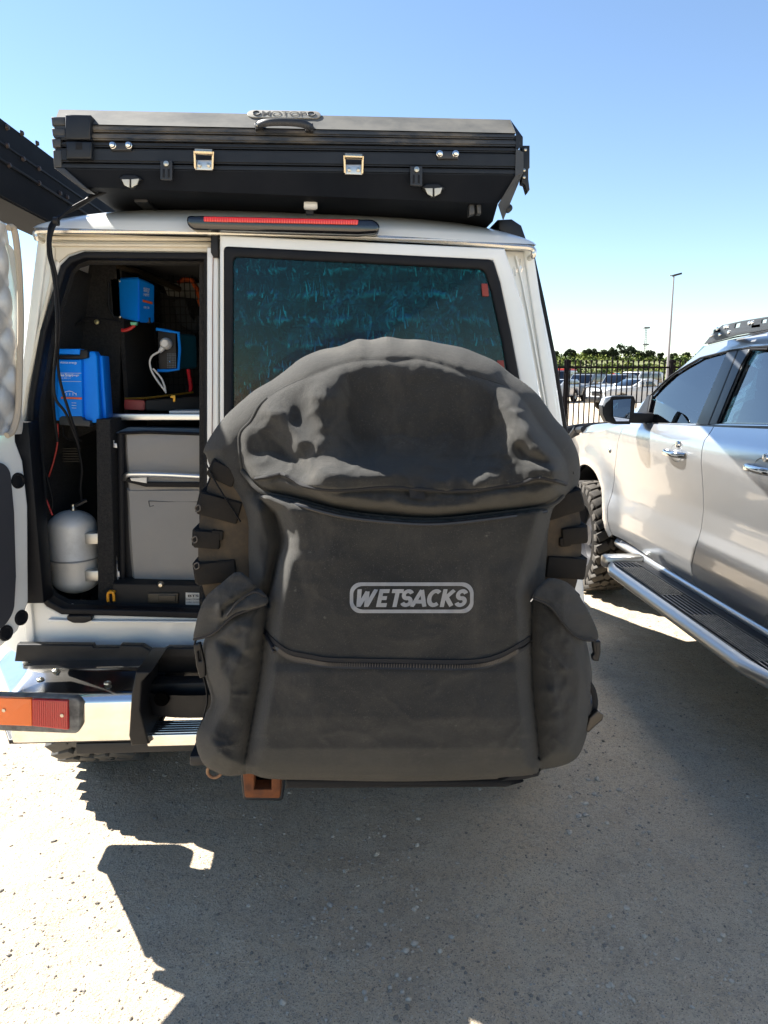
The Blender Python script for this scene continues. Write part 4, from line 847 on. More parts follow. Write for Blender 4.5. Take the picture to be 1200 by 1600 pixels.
bevelled([PY(176, 678, Yf+.02), PY(200, 668, Yf+.02), PY(470, 674, Yf+.02), PY(470, 682, Yf-.003), PY(186, 676, Yf-.002)], [PY(178, 678, Yf+.4), PY(205, 664, Yf+.4), PY(470, 668, Yf+.4), PY(470, 676, Yf+.4), PY(186, 674, Yf+.4)], .003).obj('cover_top', mat('blue_grey_top', (.12, .15, .17), .8), fr)
b = B(); b.tube([PY(187, 677, Yf-.006), PY(230, 675, Yf-.006), PY(470, 684, Yf-.006)], .006, 6); b.tube([PY(188, 677, Yf-.004), PY(189, 740, Yf-.004), PY(191, 908, Yf-.004)], .010, 6, flat=(1, .4)); b.obj('black_piping', RUBBER, fr)
b = B(); b.platey([(193, 745), (228, 753), (470, 756), (470, 763), (228, 761), (193, 752)], [], Yf-.012, .008, .002); b.obj('handle_band', RUBBER, fr)
b = B(); b.tube(catmull([PY(194, 748, Yf-.01), PY(197, 743, Yf-.03), PY(210, 741, Yf-.035), PY(260, 742, Yf-.035), PY(320, 745, Yf-.035), PY(400, 748, Yf-.035)], 6), .0085, 10); b.obj('handle', ALU, fr)
B().platey([(203, 747), (229, 746), (229, 755), (205, 751)], [], Yf-.018, .006, .001).obj('white_tag', WHITEP, fr)
b = B(); zp = [(178, 688), (174, 706), (177, 740), (178, 790), (179, 830), (181, 870), (184, 905)]
b.tube(catmull([PY(u, v, Yf-.01) for u, v in zp], 5), .0032, 6); b.platey([(177, 692), (182, 693), (183, 700), (177, 699)], [], Yf-.014, .006, .001); b.platey([(181, 893), (186, 893), (187, 902), (182, 902)], [], Yf-.014, .006, .001); b.obj('zip', mat('white_zip', (.7, .7, .7), .35, .5), fr)
# fine creases, a stitched pocket line
b = B(); b.tube([PY(u, v, Yf-.0065) for u, v in ((232, 783), (262, 784), (300, 784), (340, 785))], .0015, 5); b.tube([PY(u, v, Yf-.0065) for u, v in ((232, 783), (234, 792), (240, 790))], .0015, 5); b.obj('pocket_seam', mat('seam_grey', (.12, .12, .12), .9), fr)
# ---- air tank
Yt = 2.50; cx = PY(116, 860, Yt).x; rr = (PY(152, 860, Yt).x-PY(79, 860, Yt).x)/2; z0, z1 = PY(115, 929, Yt-.03).z, PY(115, 797, Yt).z
tk = thing('air_tank', (cx, Yt, z0), 'silver aluminium air tank standing in the left corner of the cargo bay', 'tank')
n_ = 8; pf = [(rr*sin(pi/2*k/n_), z0-.0+.05*(1-cos(pi/2*k/n_))) for k in range(n_+1)]
zm = z0+(z1-z0)*.43
pf += [(rr, zm-.006), (rr*1.015, zm-.004), (rr*.985, zm), (rr*1.015, zm+.004), (rr, zm+.006)]
pf += [(rr*cos(pi/2*k/n_), z1-.055+.055*sin(pi/2*k/n_)) for k in range(n_+1)]
B().lathe(pf, (cx, Yt, 0), 'z', 48).obj('shell', TANK, tk)
b = B(); b.tube([(cx+rr*1.008*cos(a), Yt+rr*1.008*sin(a), zm) for a in [2*pi*k/60 for k in range(60)]], .0022, 6, closed=True); b.obj('weld_seam', mat('weld', (.4, .4, .4), .5, .8, bump=1, bscale=200), tk)
for v in (841, 899):
    P = PY(142, v, Yt-rr*.8); B().box(P.x-.016, P.x+.03, Yt-rr*.78-.012, Yt-rr*.3, P.z-.018, P.z+.018, .002).obj('bracket_tab', mat('tab', (.55, .54, .5), .4, .7), tk)
B().lathe([(.011, 0), (.012, .006), (.009, .012), (.009, .022), (0, .022)], (cx+.008, Yt, z1-.002), 'z', 12).obj('valve', STEEL, tk)
B().tube([(cx+.008, Yt, z1+.012), (cx+.03, Yt-.005, z1+.022), (cx+.055, Yt, z1+.034)], .007, 8).obj('hose_fitting', BLACKM, tk)
# floor hook, vent, cables
hk = B(); hk.tube(catmull([PY(u, v, 2.36) for u, v in ((169, 940), (169, 927), (176, 926), (178, 932), (178, 939))], 5), .0045, 8); hk.box(PY(168, 930, 2.36).x, PY(179, 930, 2.36).x, 2.365, 2.38, PY(168, 928, 2.36).z, PY(168, 924, 2.36).z, .002)
tag(hk.obj('lashing_hook', mat('yellow_plastic', (.75, .32, .01), .4), None), 'small yellow lashing hook at the left end of the drawer', 'hook')
b = B()
for k in range(6): b.platey([(98, 700+k*4), (126, 700+k*4), (126, 702+k*4), (98, 702+k*4)], [], 2.60, .004, .0006)
b.obj('vent_grille', mat('vent_brown', (.035, .03, .022), .6), veh)
def cable(pts, Y, r, m, nm, lab, depth=None):
    o = B().tube(catmull([PY(p[0], p[1], Y+(p[2] if len(p) > 2 else 0)) for p in pts], 7), r, 8).obj(nm, m, None); return tag(o, lab, 'cable')
HARN = [[(150, 300, 0), (118, 325, -.02), (84, 345, -.05), (76, 366, -.07), (76, 398, -.07), (84, 430, -.06), (87, 470, -.05), (90, 520, -.04), (85, 570, .0), (86, 620, .02), (104, 648, .05), (124, 700, .1)],
        [(160, 300, 0), (125, 322, -.02), (90, 342, -.05), (79, 366, -.07), (80, 398, -.07), (88, 432, -.06), (91, 475, -.05), (93, 520, -.04), (90, 560, .0), (95, 600, .02), (110, 650, .05), (123, 690, .1)],
        [(175, 296, 0), (128, 316, -.02), (98, 336, -.05), (82, 360, -.07), (78, 396, -.065), (86, 450, -.06), (89, 510, -.05), (88, 545, -.02), (83, 600, .02), (84, 640, .06), (90, 690, .1)]]
hrn = thing('cable_harness', (PY(80, 400, 2.2).x, 2.2, 1.9), 'bundle of thin black cables running down the left pillar from the roof tent', 'cables')
for h_ in HARN: B().tube(catmull([PY(p[0], p[1], 2.26+p[2]) for p in h_], 7), .0042, 8).obj('cable', RUBBER, hrn)
B().lathe([(.006, -.006), (.012, -.006), (.012, .006), (.006, .006)], PY(88, 346, 2.2), 'x', 10).obj('cable_tie', BLACKP, hrn)
cable([(92, 545), (105, 520), (130, 500), (152, 497), (172, 500), (190, 503)], 2.58, .0035, RUBBER, 'loom_cable', 'thin black cable arching over the blue charger to the upper box')
B().lathe([(0, -.004), (.008, -.003), (.009, .003)], PY(151, 503, 2.64), 'y', 14).obj('wall_screw', mat('brass_screw', (.6, .55, .3), .35, .8), veh)
cable([(90, 662), (90, 690), (84, 720), (76, 745)], 2.50, .003, MATS['red_lead'], 'red_wire', 'thin red wire hanging below the left corner of the blue charger')
cable([(70, 775), (76, 790), (82, 805)], 2.40, .003, MATS['red_lead'], 'red_wire', 'short red wire beside the top of the silver tank')
cable([(98, 664), (100, 680), (110, 687), (128, 688)], 2.52, .003, RUBBER, 'grey_wire', 'thin dark wire looping under the blue charger')
cable([(60, 690), (72, 740), (82, 780), (80, 800)], 2.45, .005, RUBBER, 'black_hose', 'black hose running down behind the silver tank on the left')
cable([(120, 690), (128, 730), (126, 760), (128, 786)], 2.55, .005, RUBBER, 'black_hose', 'black hose dropping to the valve of the silver tank')
b = B(); b.tube(catmull([PY(u, v, 2.35) for u, v in ((68, 915), (74, 925), (88, 940), (100, 946))], 5), .002, 6); b.tube([PY(112, 944, 2.35), PY(124, 948, 2.35)], .003, 6); b.obj('wire_clip', STEEL, veh)

# ================================================================== ROOF TENT
YT = 2.17
tent = thing('roof_tent', (PY(450, 260, YT).x, 3.2, 2.12), 'black hard-shell roof tent strapped shut on top of the white wagon', 'roof tent')
def extr(name, top, bot, y0, y1, m, par=tent, bev=.003):
    # strip between an upper and a lower line (sight lines meeting y=y0), running forward to y1
    A_ = [PY(u, v, y0) for u, v in top]; C_ = [PY(u, v, y0) for u, v in bot]
    f = A_+C_[::-1]; return bevelled(f, [p+Vector((0, y1-y0, 0)) for p in f], bev).obj(name, m, par)
YE = YT+2.15
def band(name, tl, tr, bl2, br2, dy, m, dep=None, bev=.004):
    y0 = YT+dy; f = [PY(*tl, y0), PY(*tr, y0), PY(*br2, y0), PY(*bl2, y0)]
    d = (YE-dy-y0) if dep is None else dep
    return bevelled(f, [p+Vector((0, d, 0)) for p in f], bev).obj(name, m, tent)
# lid top slope (dusty)
f = [PY(84, 193, YT), PY(806, 208, YT), PY(797, 187, YT+.05), PY(92, 171, YT+.05)]
top = [PY(100, 168, YT+.10), PY(790, 184, YT+.10)]
b = B(); zz = max(f[2].z, f[3].z)
V_ = [f[0], f[1], f[2], f[3]]; bk = [Vector((p.x, YE, p.z)) for p in V_]
b.add(V_+bk, [(0, 1, 2, 3), (1, 5, 6, 2), (3, 2, 6, 7), (4, 0, 3, 7), (5, 4, 7, 6)]); b.obj('lid_top', DUSTTOP, tent, smooth=0)
band('lid_side', (84, 194), (806, 209), (84, 204), (812, 217), 0, DUSTM)
band('lid_groove', (88, 203), (806, 216), (88, 210), (806, 222), .012, GROOVE)
band('lid_lower_rail', (82, 207), (815, 219), (84, 217), (816, 228), -.003, DUSTM)
band('seam_gap', (88, 216), (808, 227), (88, 223), (808, 233), .016, GROOVE)
band('base_upper_rail', (84, 221), (812, 231), (84, 228), (812, 238), .0, BLACKM)
band('base_groove', (90, 227), (806, 237), (90, 232), (806, 241), .012, RUBBER)
band('base_side', (84, 231), (812, 240), (84, 252), (812, 262), -.002, BLACKM)
band('base_groove', (90, 251), (806, 261), (90, 256), (806, 266), .010, RUBBER)
band('base_lower_rail', (86, 255), (812, 265), (92, 264), (812, 274), -.002, BLACKM)
# lower bevel and belly
b = B(); A1, A2 = PY(92, 264, YT), PY(812, 274, YT); B1, B2 = PY(128, 292, YT+.02), PY(778, 318, YT+.03); C1, C2 = PY(150, 302, YT+.10), PY(770, 346, YT+.22)
zb_ = min(C1.z, C2.z)
def back(p, dx=0): return Vector((p.x+dx, YE, p.z))
b.add([A1, A2, B1, B2, C1, C2, back(A1), back(A2), back(B1), back(B2), back(C1), back(C2)], [(0, 2, 3, 1), (2, 4, 5, 3), (4, 10, 11, 5), (0, 6, 8, 2), (2, 8, 10, 4), (1, 3, 9, 7), (3, 5, 11, 9), (6, 7, 9, 8), (8, 9, 11, 10)])
b.obj('base_tray', MATTE, tent, smooth=20)
# corner blocks
for (u0, v0, u1, v1) in ((101, 178, 141, 218), (103, 220, 143, 248)):
    B().platey([(u0, v0), (u1, v0+1), (u1, v1), (u0, v1)], [], YT-.02, .05, .005).obj('corner_block', BLACKM, tent)
B().platey([(118, 222), (128, 222), (128, 233), (118, 233)], [], YT-.0215, .004, .001).obj('block_recess', RUBBER, tent)
for i, (u0, v0, u1, v1) in enumerate(((79, 182, 102, 196), (80, 200, 102, 212), (80, 216, 95, 230), (82, 234, 96, 262))):
    B().platey([(u0, v0), (u1, v0), (u1, v1), (u0+2, v1)], [], YT-.004, .06, .004).obj('corner_rib', mat('grey_black_corner', (.035, .038, .042), .5), tent)
B().platey([(84, 262), (100, 262), (138, 296), (126, 294)], [], YT-.006, .06, .003).obj('corner_bevel', MATS['grey_black_corner'], tent)
B().add([PY(797, 186, YT+.03), PY(817, 214, YT-.002), PY(817, 230, YT-.002), PY(806, 232, YT-.004), PY(806, 208, YT-.004), PY(797, 186, YE), PY(817, 214, YE), PY(817, 230, YE)], [(0, 1, 2, 3, 4), (0, 5, 6, 1), (1, 6, 7, 2)]).obj('lid_corner', BLACKM, tent, smooth=0)
B().add([PY(806, 232, YT-.005), PY(818, 238, YT+.0), PY(818, 268, YT+.0), PY(786, 345, YT+.10), PY(778, 320, YT+.02), PY(805, 275, YT-.005), PY(818, 238, YE), PY(818, 268, YE), PY(786, 345, YE)], [(0, 1, 2, 3, 4, 5), (1, 6, 7, 2), (2, 7, 8, 3)]).obj('base_corner', MATS['grey_black_corner'], tent, smooth=0)
rb = B().platey([(815, 227), (828, 227), (828, 262), (826, 264), (826, 280), (828, 296), (824, 302), (820, 288), (815, 286)], [], YT+.03, .03, .003).obj('side_bracket', BLACKM, tent)
for u, v in ((821, 234), (819, 266), (819, 277)): B().lathe([(0, -.003), (.004, -.002), (.005, .002)], PY(u, v, YT+.028), 'y', 10).obj('bolt', STEEL, rb)
B().lathe([(0, -.012), (.011, -.01), (.011, .01)], PY(794, 326, YT+.08), 'y', 14).obj('rail_knob', BLACKM, tent)
# lifting handle
hd = B(); hd.tube(catmull([PY(u, v, YT-.03+d_) for u, v, d_ in ((401, 197, .02), (410, 193, .0), (425, 191, -.01), (450, 191, -.012), (470, 193, -.01), (482, 197, 0), (487, 201, .02))], 5), .0085, 10, flat=(.8, 1.15)); hd.platey([(398, 189), (409, 188), (411, 200), (399, 202)], [], YT-.02, .03, .003); hd.platey([(477, 193), (489, 192), (489, 205), (477, 204)], [], YT-.02, .03, .003)
hd = hd.obj('lid_handle', mat('worn_grey_handle', (.018, .02, .024), .55), tent)
for u, v in ((403, 195), (482, 199)): B().lathe([(0, -.003), (.005, -.002), (.006, .002)], PY(u, v, YT-.022), 'y', 12).obj('handle_bolt', STEEL, hd)
# badge on the lid edge
def lidpt(u, v): return RP(u, v, f[0], (f[1]-f[0]).cross(f[3]-f[0]))
nb = (f[1]-f[0]).cross(f[3]-f[0]); nb.normalize()
if nb.y > 0: nb = -nb
axl = (lidpt(500, 182)-lidpt(388, 180)).normalized(); ayl = axl.cross(nb); ayl = ayl if ayl.z > 0 else -ayl
cb = lidpt(444, 179.8)
o_ = []
Wb, Hb = (lidpt(502, 183)-lidpt(387, 180)).length/2, .019
for k in range(12): a_ = -pi/2+pi*k/11; o_.append((Wb-Hb+Hb*cos(a_), Hb*sin(a_)))
for k in range(12): a_ = pi/2+pi*k/11; o_.append((-Wb+Hb+Hb*cos(a_), Hb*sin(a_)))
bd = B().plate(o_, (), cb, axl, ayl, nb, .003, .0008).obj('badge', mat('pale_badge', (.22, .21, .18), .6), tent)
b = B(); add_text(b, 'MOTOP', cb+nb*.0045, axl, ayl, Wb*1.2, .024, offset=.004)
for sx in (-1, 1): b.tube([cb+nb*.004+axl*(sx*(Wb-.026)+.010*cos(q))+ayl*(.010*sin(q)) for q in [2*pi*k/16 for k in range(16)]], .0018, 5, closed=True)
b.obj('badge_lettering', mat('badge_dark', (.03, .028, .025), .6), bd, smooth=0)
# latches: two chrome, two black, two bolt plates, two light pods
for i, (u, v) in enumerate(((318, 249), (552, 256))):
    lt = B().platey([(u-13, v+1), (u+14, v+1), (u+14, v+17), (u-13, v+16)], [], YT-.016, .008, .001).obj('chrome_latch', mat('bright_zinc', (.55, .56, .55), .3, .9), tent)
    b = B(); b.tube([PY(u-13, v-12, YT-.035), PY(u+14, v-11, YT-.035)], .0075, 12)
    b.tube([PY(u-14, v-13, YT-.03), PY(u-13, v+14, YT-.02)], .0032, 8); b.tube([PY(u+15, v-12, YT-.03), PY(u+14, v+15, YT-.02)], .0032, 8); b.obj('latch_bail', mat('gold_zinc', (.6, .52, .38), .25, .95), lt)
    b = B(); [b.lathe([(0, -.005), (.0055, -.004), (.006, .002)], PY(u+dx, v+9, YT-.018), 'y', 10) for dx in (-6.5, 8)]; b.obj('latch_bolt', STEEL, lt)
for u, v in ((260, 265), (651, 274)):
    lt = B().platey(fillet([(u-10, v-15), (u+9, v-15), (u+9, v+17), (u-10, v+16)], 2), [], YT-.016, .012, .002).obj('strap_bracket', mat('dull_black_plate', (.022, .024, .028), .4, .3), tent)
    B().lathe([(0, -.005), (.007, -.004), (.008, .003)], PY(u, v-9, YT-.018), 'y', 12).obj('bracket_bolt', STEEL, lt)
    B().platey([(u-6, v-1), (u-3, v-1), (u-3, v+12), (u-6, v+12)], [], YT-.0175, .003, .0005).platey([(u+2, v-1), (u+5, v-1), (u+5, v+12), (u+2, v+12)], [], YT-.0175, .003, .0005).obj('bracket_slot', RUBBER, lt)
for u, v in ((189, 227), (700, 240)):
    lt = B().platey([(u-16, v-4), (u+16, v-4), (u+16, v+8), (u-16, v+8)], [], YT-.010, .01, .002).obj('bolt_plate', mat('dull_black_plate2', (.018, .02, .024), .4), tent)
    for dx in (-13, 12): B().lathe([(0, -.010), (.0065, -.008), (.0075, -.001), (.009, .0), (.009, .003)], PY(u+dx, v, YT-.012), 'y', 12).obj('bolt', mat('bright_bolt', (.7, .7, .68), .2, 1), lt)
for u, v in ((203, 284), (677, 298)):
    lt = B().platey([(u-18, v-6), (u-10, v-11), (u+8, v-11), (u+19, v-4), (u+2, v+8), (u-3, v+8)], [], YT-.004, .03, .003).obj('light_pod', BLACKP, tent)
    for q in ([(u-13, v-4), (u-1, v-4), (u-1, v+9), (u-9, v+5)], [(u+2, v-4), (u+14, v-5), (u+11, v+4), (u+2, v+9)]): B().platey(q, [], YT-.008, .006, .001).obj('light_lens', mat('pod_lens', (.5, .49, .42), .25, coat=.6), lt)
# rails under the tent
for x in (PY(230, 300, 2.4).x, PY(640, 300, 2.4).x): B().box(x-.02, x+.02, 2.32, 4.25, 2.055, 2.09, .004).obj('mounting_rail', BLACKM, tent)
for y in (2.7, 3.4, 4.1): B().box(-.80, .55, y-.03, y+.03, 2.03, 2.056, .004).obj('cross_bar', BLACKM, tent)
B().platey([(733, 316), (741, 314), (742, 334), (733, 337)], [], YT+.05, .03, .003).platey([(744, 312), (752, 311), (752, 334), (746, 334)], [], YT+.05, .03, .003).obj('strap_clamp', mat('dull_metal', (.06, .06, .06), .4, .5), tent)
# black rack seen past the right end of the roof
t = B(); t.platey([(778, 343), (800, 342), (815, 352), (822, 372), (824, 392), (800, 372), (780, 360)], [], 2.42, 1.6, .006)
tag(t.obj('side_rack', BLACKM, None), 'black rack rail along the right edge of the wagon roof', 'rack')
# side awning, left of the tent
XA = -.97
aw = thing('side_awning', (XA-.1, 2.6, 2.1), 'long black folded awning fixed along the left side of the roof', 'awning')
ztop, zbot = RP(40, 212, (XA, 0, 0), (1, 0, 0)).z, RP(20, 318, (XA, 0, 0), (1, 0, 0)).z
print('awning', XA, ztop, zbot)
bevelled([Vector((XA-.20, 2.0, zbot+.02)), Vector((XA, 2.0, zbot)), Vector((XA, 2.0, ztop)), Vector((XA-.20, 2.0, ztop-.02))], [Vector((XA-.20, 4.2, zbot+.02)), Vector((XA, 4.2, zbot)), Vector((XA, 4.2, ztop)), Vector((XA-.20, 4.2, ztop-.02))], .006).obj('awning_case', MATTE, aw)
B().box(XA, XA+.006, 2.02, 4.2, zbot+.10, zbot+.108, .001).box(XA, XA+.004, 2.02, 4.2, zbot+.15, zbot+.156, .001).obj('case_rib', RUBBER, aw)
for u, v in ((10, 199), (33, 208), (57, 224), (10, 227), (35, 248), (60, 263), (13, 258), (60, 286), (93, 302), (104, 308)):
    P = RP(u, v, (XA+.002, 0, 0), (1, 0, 0))
    if P.y < 4: B().lathe([(0, .008), (.006, .007), (.008, .002), (.009, 0)], P, 'x', 12).obj('rivet', mat('rusty_bolt', (.05, .035, .03), .5, .5), aw)
for y_ in (2.9, 3.9): B().box(XA-.02, XA+.22, y_, y_+.05, zbot-.03, zbot-.001, .006).obj('awning_bracket', BLACKM, aw)
# ================================================================== WHEEL BAG
YB = 1.66   # plane the bag closes against
def dens(pts, closed=True, n=5): return [(p.x, p.y) for p in catmull([(a, b_, 0) for a, b_ in pts], n, closed)]
COVER = [(322, 712), (318, 704), (330, 680), (352, 650), (385, 620), (402, 607), (425, 594), (448, 577), (470, 560), (500, 547), (530, 541), (558, 530), (580, 531), (604, 526), (630, 530), (660, 531), (690, 537), (722, 543), (748, 553), (775, 565), (797, 583), (822, 600), (840, 616), (852, 632), (868, 655), (884, 672), (897, 693), (905, 716), (906, 745), (898, 772), (884, 790), (868, 800), (864, 860), (862, 925),
         (880, 930), (904, 962), (916, 1000), (925, 1050), (923, 1090), (920, 1134), (912, 1164), (903, 1182), (888, 1193), (864, 1200), (846, 1203), (838, 1212), (800, 1216), (700, 1220), (600, 1221), (500, 1219), (420, 1217), (392, 1209), (375, 1211), (352, 1212), (322, 1198), (311, 1180), (306, 1160), (309, 1140), (322, 1118), (330, 1095), (326, 1075), (318, 1050), (316, 1010), (332, 975), (352, 950), (368, 925), (374, 900), (375, 850), (374, 815), (352, 780), (335, 748)]
LID = [(375, 700), (377, 676), (393, 658), (406, 636), (420, 621), (440, 608), (467, 595), (506, 580), (535, 569), (570, 563), (620, 563), (660, 562), (700, 573), (735, 586), (768, 596), (795, 607), (822, 631), (842, 664), (866, 694), (881, 716), (888, 745), (883, 770), (855, 792), (775, 803), (687, 812), (620, 810), (535, 800), (461, 780), (410, 768), (386, 745)]
ZIP1 = [(399, 748), (420, 745), (439, 741), (456, 748), (478, 760), (529, 766), (600, 761), (650, 764), (717, 767), (804, 757), (839, 747), (870, 752), (884, 757)]
LIP = [(378, 735), (388, 748), (410, 769), (461, 781), (535, 800), (620, 810), (687, 812), (775, 803), (854, 792), (880, 775)]
LIDTOP = [(376, 700), (377, 676), (393, 658), (406, 636), (420, 621), (440, 608), (467, 595), (506, 580), (535, 569), (570, 563), (620, 563), (660, 562), (700, 573), (735, 586), (768, 596), (795, 607), (822, 631), (842, 664), (866, 694), (881, 716)]
MAIN = [(420, 770), (432, 800), (447, 840), (436, 880), (424, 930), (417, 980), (412, 1020), (405, 1075), (394, 1137), (386, 1180), (384, 1208), (390, 1213), (420, 1217), (600, 1221), (780, 1217), (838, 1210), (842, 1194), (836, 1132), (829, 1052), (830, 1000), (829, 940), (832, 905), (845, 860), (857, 815), (862, 795), (862, 770), (640, 790)]
PKL = [(418, 938), (412, 1020), (405, 1075), (394, 1137), (386, 1180), (383, 1207), (375, 1211), (352, 1212), (322, 1198), (311, 1180), (306, 1160), (309, 1140), (322, 1118), (330, 1095), (326, 1075), (318, 1050), (316, 1010), (332, 975), (366, 950)]
PKR = [(832, 935), (829, 1052), (836, 1132), (843, 1194), (846, 1203), (864, 1200), (888, 1193), (903, 1182), (912, 1164), (920, 1134), (923, 1090), (925, 1050), (914, 1000), (900, 965), (874, 935)]
ZIP2 = [(412, 990), (427, 1008), (450, 1025), (485, 1033), (521, 1038), (620, 1040), (733, 1041), (779, 1032), (813, 1014), (831, 1001)]
def seg_dist(P, pts, closed=False):
    A = np.array(pts, float); Bp = np.roll(A, -1, 0) if closed else A[1:]; A_ = A if closed else A[:-1]
    d = np.full(len(P), 1e9); near = np.zeros((len(P), 2))
    for a, b_ in zip(A_, Bp):
        ab = b_-a; L = max(ab@ab, 1e-9); t = np.clip(((P-a)@ab)/L, 0, 1); q = a+t[:, None]*ab; dd_ = np.hypot(*(P-q).T); m = dd_ < d; d[m] = dd_[m]; near[m] = q[m]
    return d, near
def sdf(P, pts):
    d, near = seg_dist(P, pts, True); A = np.array(pts, float); Bp = np.roll(A, -1, 0); ins = np.zeros(len(P), bool)
    for a, b_ in zip(A, Bp):
        c = (a[1] > P[:, 1]) != (b_[1] > P[:, 1]); x = (b_[0]-a[0])*(P[:, 1]-a[1])/((b_[1]-a[1]) or 1e-9)+a[0]; ins ^= c & (P[:, 0] < x)
    return np.where(ins, d, -d), near
def pil(sd, w): t = np.clip(sd/w, 0, 1); return np.sqrt(1-(1-t)**2)
def pil2(sd, w): return np.sin(np.clip(sd/w, 0, 1)*pi/2)**.9
COVERd, LIDd, MAINd = dens(COVER, n=3), dens(LID, n=4), dens(MAIN, n=3); PKLd, PKRd = dens(PKL, n=3), dens(PKR, n=3)
def g2(P, u, v, su, sv, ang=0):
    c, s = cos(radians(ang)), sin(radians(ang)); x = P[:, 0]-u; y = P[:, 1]-v; X_ = x*c+y*s; Y_ = -x*s+y*c; return np.exp(-(X_/su)**2-(Y_/sv)**2)
def ridge(P, pts, w): d, _ = seg_dist(P, dens(pts, False, 4)); return np.exp(-(d/w)**2)
def wf(P, sx, sy, seed, oct=3): return fbm(P[:, 0]/sx+50, P[:, 1]/sy+50, oct, seed)-.5
def bagD(P):
    """how far the cloth stands out towards the viewer from the plane YB"""
    u, v = P[:, 0], P[:, 1]
    sc_, _ = sdf(P, COVERd); D = np.interp(u, [370, 470, 600], [.105, .135, .15])*pil(sc_, 46)+wf(P, 30, 30, 71)*.010*np.clip(sc_/30, 0, 1)
    
    # lid
    sl, _ = sdf(P, LIDd)
    pr = np.interp(v, [560, 585, 620, 680, 715, 745, 765, 785, 812], [.125, .150, .176, .186, .200, .236, .250, .254, .284])
    basin = g2(P, 655, 640, 150, 75)*.034+g2(P, 560, 640, 55, 80)*.018+g2(P, 742, 650, 60, 80)*.012
    lid = pr-basin-.060*np.clip((506-u)/115, 0, 1)
    _t = np.clip((u-758)/92, 0, 1); lid += .062*_t*_t*(3-2*_t)*np.clip((v-585)/60, 0, 1)*np.clip((775-v)/40, 0, 1)
    lid += ridge(P, [(524, 583), (511, 640), (506, 700), (508, 742)], 38)*.034-g2(P, 545, 660, 30, 60)*.010
    lid += g2(P, 575, 742, 78, 26)*.044
    lid += ridge(P, [(425, 640), (448, 662), (470, 690)], 14)*.022-ridge(P, [(462, 600), (470, 630), (472, 655)], 14)*.012-ridge(P, [(402, 700), (430, 700), (462, 722), (475, 740)], 11)*.022
    lid += ridge(P, [(797, 612), (800, 650), (812, 668), (835, 668)], 20)*.022+ridge(P, [(760, 748), (778, 715), (810, 690), (850, 700), (880, 722)], 24)*.028
    lid -= ridge(P, [(812, 700), (830, 716), (860, 724), (880, 726)], 8)*.016
    lid += g2(P, 650, 590, 26, 10, -20)*.008+g2(P, 620, 574, 34, 10)*.005
    lid += g2(P, 690, 754, 24, 8)*.010+g2(P, 742, 752, 20, 9)*.012
    lid += wf(P, 60, 48, 3)*.018+wf(P, 16, 14, 5)*.0015
    rg = lambda sx, sy, sd: 1-np.abs(2*fbm(P[:, 0]/sx+wf(P, 60, 60, sd+1)*1.5, P[:, 1]/sy, 2, sd)-1)*2.2
    crease = np.clip(rg(52, 38, 91), 0, 1)**3*.0055+np.clip(rg(30, 44, 95), 0, 1)**4*.0035
    lid += crease
    # strip between the two zips of the lid
    strip = g2(P, 440, 757, 26, 9, 15)*-.012+ridge(P, [(420, 752), (440, 750), (470, 766)], 5)*.006
    strip += (ridge(P, [(560, 790), (600, 782), (640, 790), (680, 798)], 9)+ridge(P, [(520, 786), (545, 776), (580, 778)], 8)+ridge(P, [(750, 776), (800, 768), (845, 773)], 8)+ridge(P, [(700, 796), (740, 790), (800, 794)], 7))*.010
    zv = np.interp(u, [p[0] for p in ZIP1], [p[1] for p in ZIP1]); below = np.clip((v-zv)/6, 0, 1)
    lid += strip*below-.010*np.exp(-((v-zv-5)/4.5)**2)*(u > 400)*(u < 884)+.003*np.exp(-((v-zv+2)/3)**2)
    Dl = D+np.maximum(lid-D, .012)*pil2(sl, np.where(v < 640, 34, 26))
    D = np.where(sl > 0, Dl, D)
    # main front panel, tucked under the lid
    sm, _ = sdf(P, MAINd)
    pm = np.interp(v, [780, 800, 860, 960, 1035, 1050, 1120, 1170, 1200, 1222], [.232, .236, .232, .240, .236, .246, .252, .240, .205, .150])
    pm = pm+.012*np.cos((u-625)/220*pi/2)+wf(P, 120, 80, 8)*.016+wf(P, 40, 34, 9, 3)*.004
    pm += (-ridge(P, [(445, 845), (462, 880), (470, 920)], 10)+ridge(P, [(432, 900), (444, 870), (452, 850)], 8))*.006
    pm += np.clip(rg(110, 90, 97), 0, 1)**5*.0025
    pm += -ridge(P, [(560, 1165), (620, 1150), (690, 1160)], 12)*.003
    pm += ridge(P, [(790, 900), (812, 960), (818, 1000)], 18)*.005-ridge(P, [(720, 1130), (735, 1170), (740, 1210)], 22)*.006+ridge(P, [(470, 1060), (480, 1110), (440, 1180)], 24)*.004
    Dm = .17+(pm-.17)*pil2(sm, np.where(v > 1150, 30, 24))
    D = np.where((sm > 0) & (sl <= 0), np.maximum(D, Dm), D)
    # side gusset left and right of the main panel
    D += (ridge(P, [(400, 790), (402, 860), (408, 910)], 13)*.034-ridge(P, [(428, 800), (438, 840), (430, 880), (420, 930)], 5)*.012)*(sm < 6)*(sl < 0)
    D += ridge(P, [(410, 800), (420, 850), (415, 900)], 10)*.022*(sm < 4)*(sl < 0)
    # pockets
    for pk_, wd in ((PKLd, 34), (PKRd, 38)):
        s_, _ = sdf(P, pk_); h = .205+crease*1.3+wf(P, 50, 60, 13)*.03+wf(P, 18, 22, 14)*.006
        h = h-np.where(u < 500, ridge(P, [(338, 1000), (372, 1015), (392, 1035)], 9)*.016-ridge(P, [(345, 1100), (370, 1040), (395, 990)], 14)*.020, 0)
        Dp = np.minimum(.155+(h-.155)*pil2(s_, wd), .215*pil(sc_, 44)+.01); D = np.where(s_ > 0, np.maximum(D*0+Dp, np.minimum(D, Dp)), D)
